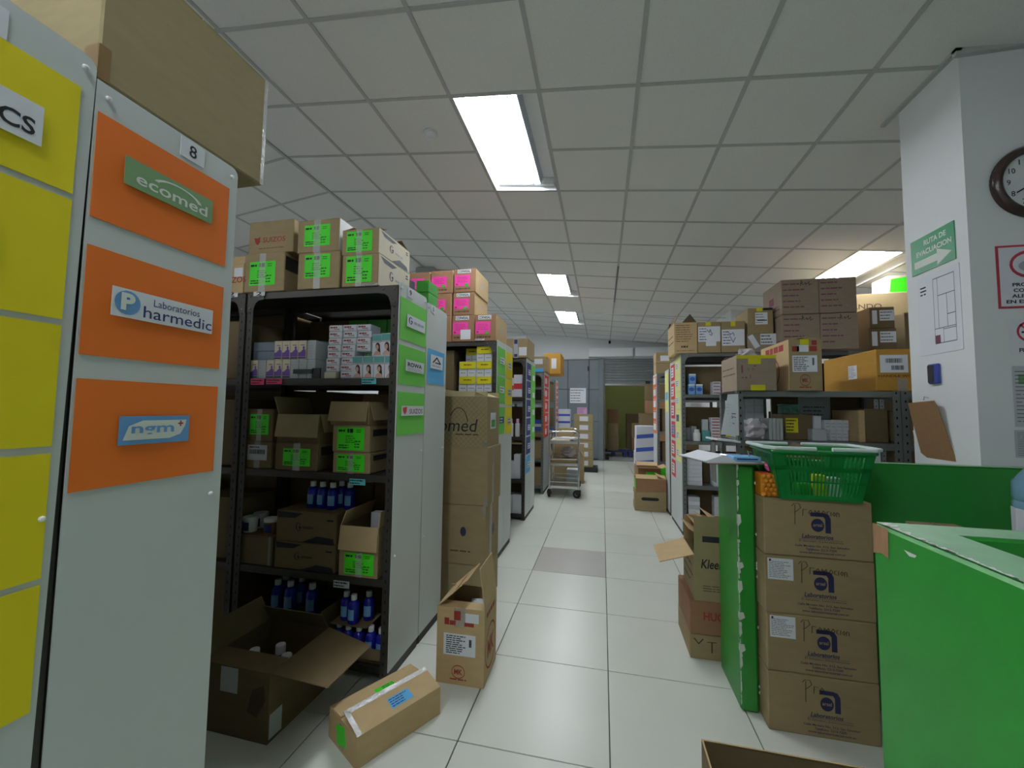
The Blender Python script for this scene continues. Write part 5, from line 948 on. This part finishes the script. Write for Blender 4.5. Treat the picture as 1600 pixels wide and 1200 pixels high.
# the four stacked promotional cartons
PROM = [[(0, .9), (.05, 1.0), (.16, 1.0), (.2, .85), (.1, .7), (.05, .66)], [(.07, .95), (.06, .2)], [(.24, .55), (.25, .8), (.33, .78)], [(.37, .68), (.42, .6), (.46, .68), (.42, .78), (.37, .68)], [(.5, .58), (.51, .78), (.55, .7), (.56, .58)], [(.56, .7), (.6, .78), (.62, .58)], [(.66, .68), (.7, .6), (.74, .7), (.7, .78), (.66, .68)], [(.82, .76), (.78, .74), (.77, .64), (.83, .6)], [(.86, .75), (.86, .6)], [(.9, .66), (.93, .6), (.96, .68), (.93, .74), (.9, .66)], [(.98, .58), (.99, .74), (1.03, .72), (1.04, .58)]]
def arsal(o, k):
    M, U, V = face(o, 'front')
    a = (.36, .5, .44, .5)[k]; txt = PROM if k < 3 else PROM[:4]
    poly(o, strokes([[(.27+.05*(k > 0)+.55*x*.95*.8, .48+.46*y) for x, y in L] for L in txt], .008), 'ink_brown', M@T(0, -.01*V, 0), U, V, 'handwriting')
    cx = .53+.02*k*.5
    poly(o, [[(cx-.09, .79), (cx-.09, .72), (cx+.03, .72), (cx+.045, .68), (cx+.045, .44), (cx+.095, .44), (cx+.095, .70), (cx+.07, .77), (cx+.03, .79)]], 'ink_navy', M, U, V, 'logo_hook'); poly(o, [ell(cx-.025, .57, .06, .115)], 'ink_navy', M, U, V, 'logo_disc')
    text(o, 'arsal', 'kraft', M@T((cx-.025)*U, .575*V, .0003), .085*U, .06*V, bold=.02); text(o, 'Laboratorios', 'ink_navy', M@T((cx-.03)*U, .37*V, 0), .29*U, .075*V, bold=.02, shear=.2)
    poly(o, [rect(cx-.2, cx+.2, .315, .32)], 'ink_navy', M, U, V, 'rule'); text(o, 'El Salvador, Centroamerica', 'ink_navy', M@T(cx*U, .285*V, 0), .40*U, .035*V, spacing=1.2)
    text(o, 'Calle Modelo No. 512, San Salvador', 'ink_navy', M@T((cx+.01)*U, .2*V, 0), .5*U, .042*V, bold=.015); text(o, 'Teléfono: 2213-7200', 'ink_navy', M@T((cx)*U, .145*V, 0), .28*U, .04*V, bold=.015); text(o, 'www.laboratoriosarsal.com.sv', 'ink_navy', M@T((cx+.01)*U, .09*V, 0), .42*U, .04*V, bold=.015)
    if k in (1, 2): s = sticker(o, 'front', .03, .27, .58, .95); pr(s, para(10, 3+k, .3, -.45, .45, -.42, .38), 'ink_grey'); pr(s, [rect(-.44, -.36, .36, .46)], 'ink_navy', name='mark')
z = 0
for k in range(4):
    o = carton(f'{["topmost", "second from top", "third from top", "lowest"][3-k]} of four cartons with navy laboratory print behind the counter', .70+(.0, .002, -.003, .0)[k], 1.115, 2.035+.003*(k % 2), 2.25, z, z+.2445, 'kraft'); z += .2455; arsal(o, 3-k)
# green shopping basket
zb_ = z+.001
bk = empty('shopping_basket', 'green slotted plastic shopping basket with white folded handles', 'basket', (.922, 2.13, zb_), -.03)
bw_, bd_, tw, td, bh = .152, .105, .205, .15, .21
def lerp(a, b, t): return a+(b-a)*t
mb = MB()
def wallpt(side, s, t):      # s -1..1 along the wall, t 0..1 up
    hw, hd = lerp(bw_, tw-.012, t), lerp(bd_, td-.012, t)
    return {'f': (s*hw, -hd, t*bh), 'b': (-s*hw, hd, t*bh), 'l': (-hw, -s*hd, t*bh), 'r': (hw, s*hd, t*bh)}[side]
def patch(mb, side, s0, s1, t0, t1, th=.003):
    n = {'f': (0, -1, 0), 'b': (0, 1, 0), 'l': (-1, 0, 0), 'r': (1, 0, 0)}[side]
    q = [Vector(wallpt(side, *st)) for st in ((s0, t0), (s1, t0), (s1, t1), (s0, t1))]; p = [v-Vector(n)*th for v in q]
    mb.add(q+p, [(0, 1, 2, 3), (7, 6, 5, 4), (0, 4, 5, 1), (1, 5, 6, 2), (2, 6, 7, 3), (3, 7, 4, 0)])
for side in 'fblr':
    mb = MB(); n = 24 if side in 'fb' else 16
    for t0, t1 in ((0, .1), (.36, .40), (.60, .70), (.92, 1.0)): patch(mb, side, -1, 1, t0, t1)
    for k in range(n+1):
        s = -1+2*k/n; patch(mb, side, max(-1, s-.45/n), min(1, s+.45/n), .1, .92)
    for s0, s1, t0, t1 in (((-1, -.72, .1, .92), (.12, .42, .6, .92), (.82, 1, .1, .92)) if side in 'fb' else ((-.4, .4, .45, .8), (-1, -.8, .1, .92), (.8, 1, .1, .92))): patch(mb, side, s0, s1, t0, t1)
    part('slotted_wall', mb, 'basket_green', bk)
part('bottom', MB().box(-bw_, bw_, -bd_, bd_, 0, .004), 'basket_green', bk)
def rr(hw, hd, z, c=.03): return [(hw-c+c*math.cos(a), hd-c+c*math.sin(a), z) for a in (0, .8, 1.57)]+[(-hw+c-c*math.sin(a), hd-c+c*math.cos(a), z) for a in (0, .8, 1.57)]+[(-hw+c-c*math.cos(a), -hd+c-c*math.sin(a), z) for a in (0, .8, 1.57)]+[(hw-c+c*math.sin(a), -hd+c-c*math.cos(a), z) for a in (0, .8, 1.57)]
part('rim', MB().tube(rr(tw-.004, td-.004, bh), .008, 8, True), 'basket_green', bk, smooth=True)
for sg in (-1, 1):
    pth = [(sg*.03, -td+.0, bh+.014), (sg*(tw-.02), -td+.0, bh+.014), (sg*(tw+.012), -td+.03, bh+.016), (sg*(tw+.012), td-.03, bh+.016), (sg*(tw-.02), td, bh+.014), (sg*.03, td, bh+.014)]
    part('folded_handle', MB().tube(pth, .0085, 8), 'handle_white', bk, smooth=True)
s = part('pink_tag', slab(.05, .035), 'neon_pink', bk, frame((-.187, -.05, .13), (0, -1, 0), (-.2, 0, 1))); DIM[s.name] = (.05, .035, .0007); pr(s, para(2, 3, .5), 'ink_white')
for k, (x, y, w_, d_, h_, m_, lab) in enumerate(((.85, 2.09, .05, .06, .06, 'box_green', 'small green and white box in the basket'), (.91, 2.08, .045, .05, .1, 'box_yellow', 'yellow box in the basket'), (.965, 2.09, .05, .05, .09, 'box_white', 'white box in the basket'), (.90, 2.14, .14, .04, .05, 'box_white', 'flat white box at the back of the basket'))): mbox(lab, x, x+w_, y-.03, y-.03+d_, zb_+.005, zb_+.005+h_, m_)
tag(part('paper_flap', MB().prism([(-.05, 0), (.05, 0), (.035, .06), (-.0, .075), (-.03, .05)], .002, frame((.90, 2.2, zb_+.165), (1, 0, 0), (0, .3, 1))), 'kraft_grey', None), 'brown paper piece sticking up behind the basket rim', 'paper')
# honeycomb patterned box
o = carton('orange honeycomb printed box beside the green basket', .701, .768, 2.06, 2.14, zb_, zb_+.1, 'honey', seam=False); M, U, V = face(o, 'front')
hb = MB()
for r_ in range(5):
    for c in range(3): hb.lathe([(.011, 0), (.0085, .004), (.003, .006)], 10, M@T((.18+.31*c+(.15 if r_ % 2 else 0))*U if (.18+.31*c+(.15 if r_ % 2 else 0)) < .9 else .85*U, (.1+.2*r_)*V, 0))
q = part('honeycomb_bumps', hb, 'honey', o, smooth=True); q['kind'] = 'stuff'
part('box_lid', MB().box(-.034, .034, -.041, .041, .1, .102), 'box_orange', o)
# clipboards and papers on the partition post
cb_ = empty('clipboard', 'clipboard with white sheets lying on the green partition post', 'clipboard', (.575, 2.24, GH+.003), .25)
part('board', MB().cbox(-.13, .15, -.17, .17, 0, .004, .001), 'board_brown', cb_); part('sheets', MB().cbox(-.14, .13, -.16, .15, .004, .012, .001), 'paper', cb_); 
part('curled_sheet', MB().prism([(-.15, 0), (.0, .0), (-.02, .012), (-.06, .03)], .25, frame((0, .1, .012), (1, 0, 0), (0, 0, 1))), 'paper', cb_)
part('clip', MB().cbox(.02, .12, -.03, .03, .012, .03, .003), 'chrome', cb_)
nb = empty('blue_notebook', 'pale blue notebook with a dark band on the clipboard', 'notebook', (.655, 2.145, GH+.016), .05); part('cover', MB().cbox(-.06, .06, -.05, .05, 0, .022, .003), 'box_sky', nb); part('band', MB().box(-.045, .045, -.051, -.05, .008, .014), 'ink_navy', nb); part('clip', MB().tube([(.02, -.02, .022), (.02, 0, .045), (.04, .01, .04)], .003, 6), 'chrome', nb)
# cartons leaning behind the partition post, aisle side
o = carton('lower flat carton on the floor left of the green partition', .475, .70, 2.50, 2.86, 0, .135, 'kraft'); poly(o, strokes([[(.1, .8), (.2, .6), (.3, .8)], [(.5, .7), (.5, .3)], [(.4, .7), (.6, .72)]], .03), 'ink', *face(o, 'front'), 'handwriting')
o = carton('carton with red print above the lowest carton by the partition', .475, .70, 2.49, 2.85, .136, .315, 'kraft_red'); text(o, 'HUGGIES', 'ink_red', face(o, 'front')[0]@T(.17, .1, 0), .2, .045, bold=.03)
o, fl = opencarton('open carton with brown flaps leaning by the green partition', .50, .72, 2.49, 2.80, .317, .56, [('left', 108, .19, .01), ('back', -10, .16), ('front', 0, .215, .001), ('right', -5, .16)], 'kraft_olive', fm='kraft_light'); fl[2].data.materials[0] = MATS['kraft_olive']; text(o, 'Kleenex', 'ink', face(o, 'front')[0]@T(.12, .2, 0), .17, .05, bold=.02, shear=.2); poly(fl[2], [rect(-.3, .48, .35, .5)], 'ink', T(0, 0, 0), .22, .215, 'black_band'); poly(o, para(3, 5, .3, .2, .9, .2, .36), 'ink_brown', *face(o, 'front')); poly(o, ring(.5, .5, .3, .2, .01, 16)+para(3, 3, .2, .1, .9, .2, .8), 'ink_brown', *face(o, 'left'))
for k in range(4):
    tag(part('folded_cardboard', MB().box(-.11, .0, -.12, .12, -.002, .002, frame((.58+.035*k, 2.66, .63+.025*k), (1, 0, 0), (0, 1, 0))@Matrix.Rotation(.55, 4, 'Y')), 'kraft_light', None), f'{ORD[k]} folded cardboard piece from left in the open carton by the partition', 'cardboard')
# open carton in the foreground
o, fl = opencarton('open brown carton in the bottom foreground, cut off by the frame', .313, .765, 1.13, 1.485, 0, .302, [], 'kraft_dark'); part('rim_edge', MB().box(-.226, .226, .1725, .1775, .3, .304).box(-.226, -.221, -.1775, .1725, .3, .304), 'kraft_light', o)
carton('tall brown carton behind the near green counter', 1.0, 1.14, 1.42, 1.66, 0, 1.0, 'kraft_dark')
# water bottle
wbt = lathe_thing('water_bottle', 'large blue tinted water bottle at the right frame edge', 'bottle', (1.712, 1.98, .80), [('body', [(.12, 0), (.132, .01), (.132, .1), (.127, .108), (.132, .116), (.132, .22), (.127, .228), (.132, .236), (.13, .30), (.09, .36), (.035, .39), (.035, .42)], 'water'), ('cap', [(.038, .41), (.038, .45), (.03, .455)], 'box_blue')]); curved_label(wbt, .1335, .06, .2, 'box_white', -3.6, -.4)
carton('white stand under the water bottle behind the counter', 1.57, 1.86, 1.83, 2.13, 0, .8, 'white', name='bottle_stand', cat='stand', seam=False)
# ------------------------------------------------------------------ column: signs, clock, clipboard
CX = 1.715-.001
def colsign(name, label, cat, y0, y1, z0, z1, m, t=.003):
    o = part(name, slab(y1-y0, z1-z0, t), m, None, frame((CX, (y0+y1)/2, (z0+z1)/2), (0, -1, 0), (0, 0, 1))); DIM[o.name] = (y1-y0, z1-z0, t); return tag(o, label, cat)
o = colsign('evacuation_sign', 'green evacuation route sign with a white arrow on the column', 'sign', 2.40, 2.69, 2.135, 2.33, 'sign_green', .004); ptext(o, 'RUTA DE', 'ink_white', .08, .3, .5, .15, bold=.03); ptext(o, 'EVACUACION', 'ink_white', .04, .05, .8, .15, bold=.03)
pr(o, [[(-.42, -.34), (.12, -.34), (.12, -.46), (.44, -.24), (.12, -.02), (.12, -.14), (-.42, -.14)]], 'ink_white', name='arrow')
o = colsign('floor_plan', 'white evacuation floor plan sheet on the column', 'plan', 2.385, 2.66, 1.68, 2.11, 'paper', .002)
P_ = []
for x0, x1, y0, y1 in ((-.1, .38, -.38, .42), (0, .38, .2, .42), (0, .2, -.2, .2), (.2, .38, -.05, .2), (-.1, .1, -.38, -.2), (.1, .38, -.38, -.22), (.2, .38, -.2, -.05)): P_ += strokes([[(x0, y0), (x1, y0), (x1, y1), (x0, y1), (x0, y0)]], .008)
pr(o, P_, 'ink_grey', name='plan_lines'); pr(o, [rect(-.1, .02, -.38, -.28)], 'ink_purple', name='plan_block'); pr(o, para(3, 3, .4, -.42, -.22, .25, .38), 'ink')
lg = empty('data_logger', 'small blue handheld logger with a dark screen on the column', 'device', (CX, 2.56, 1.575)); part('case', MB().cbox(-.018, 0, -.032, .032, -.052, .052, .004), 'logger_blue', lg); part('screen', MB().cbox(-.02, -.018, -.01, .03, -.045, .045, .0008), 'dark', lg)
hk = empty('hanging_clipboard', 'brown hardboard clipboard hanging askew on the column', 'clipboard', (CX, 2.6, 1.27)); ptsb = [(-.135, -.16), (.11, -.145), (.115, .15), (-.12, .155)]
Mk = frame((-.012, .02, .0), (0, -1, 0), (-.12, 0, 1)); part('board', MB().prism([(-.10, .155), (.085, .165), (.10, .14), (.155, -.15), (-.02, -.15), (-.07, -.12)], .004, Mk), 'board_brown', hk); part('sheet', MB().prism([(-.11, .0), (.1, .0), (.12, -.148), (-.10, -.148)], .001, Mk@T(0, 0, -.003)), 'paper', hk); part('hook', MB().tube([(-.0, .02, .18), (-.02, .02, .185), (-.022, .02, .168)], .003, 6), 'chrome', hk)
CYF = 2.33-.001
ck = empty('wall_clock', 'round wall clock with a dark brown rim on the column front', 'clock', (1.983, CYF, 2.458)); Mc = frame((0, 0, 0), (1, 0, 0), (0, 0, 1))
part('rim', MB().lathe([(.138, 0), (.176, 0), (.178, .012), (.172, .026), (.158, .034), (.145, .03), (.138, .02), (.138, 0)], 48, Mc), 'clock_rim', ck, smooth=True); part('dial', MB().lathe([(.139, 0), (.139, .012)], 40, Mc), 'clock_face', ck)
for k in range(1, 13):
    a = math.pi/2-k*math.pi/6; text(ck, str(k), 'ink', Mc@T(.11*math.cos(a), .11*math.sin(a), .012), .026 if k > 9 else .015, .026, bold=.01, name='numeral')
for a, l, w_ in ((math.radians(212), .1, .006), (math.radians(80), .07, .008)): part('hand', MB().box(-.01, l, -w_/2, w_/2, 0, .002), 'ink', ck, Mc@T(0, 0, .0145+.002*(l > .08))@RZ(a))
def frontsign(name, label, x0, x1, z0, z1, m, t=.002, cat='sign'):
    o = part(name, slab(x1-x0, z1-z0, t), m, None, frame(((x0+x1)/2, CYF, (z0+z1)/2), (1, 0, 0), (0, 0, 1))); DIM[o.name] = (x1-x0, z1-z0, t); return tag(o, label, cat)
o = frontsign('prohibition_sign', 'red framed sign forbidding food on the column front', 1.815, 2.075, 1.86, 2.16, 'sign_red'); s = part('white_field', slab(.24, .28), 'paper', o, T(0, 0, .002)); DIM[s.name] = (.24, .28, .0007)
pr(s, ring(0, .2, .34, .24, .05, 24), 'sign_red', name='red_ring'); pr(s, [ell(0, .17, .2, .1)], 'ink_pale', name='food_mark')
for k, (t_, w_) in enumerate((('PROHIBIDO', .62), ('CONSUMIR', .6), ('ALIMENTOS', .66), ('EN ESTA AREA', .84))): ptext(s, t_, 'ink', 0, -.14-.095*k, w_, .06, bold=.03)
o = frontsign('no_smoking_sign', 'small white no smoking sign below the red framed sign', 1.848, 2.0, 1.645, 1.808, 'paper'); pr(o, ring(0, .14, .32, .30, .06, 24)+strokes([[(-.22, .34), (.22, -.06)]], .05), 'sign_red', name='red_ring'); pr(o, [rect(-.2, .14, .1, .15)], 'ink', name='cigarette'); ptext(o, 'NO', 'ink', 0, -.24, .22, .12, bold=.03); ptext(o, 'FUMAR', 'ink', 0, -.39, .56, .12, bold=.03)
for k, (x0, z0, z1, lab) in enumerate(((1.85, 1.31, 1.59, 'upper grey printed notice on the column front'), (1.845, 1.17, 1.295, 'lower grey printed notice on the column front'))):
    o = frontsign('printed_notice', lab, x0, 2.06, z0, z1, 'paper_grey', cat='notice'); pr(o, para(14, k, .22), 'ink_grey')
    if k == 0: pr(o, [rect(-.4, -.15, .2, .36)], 'strip_green', name='green_block')
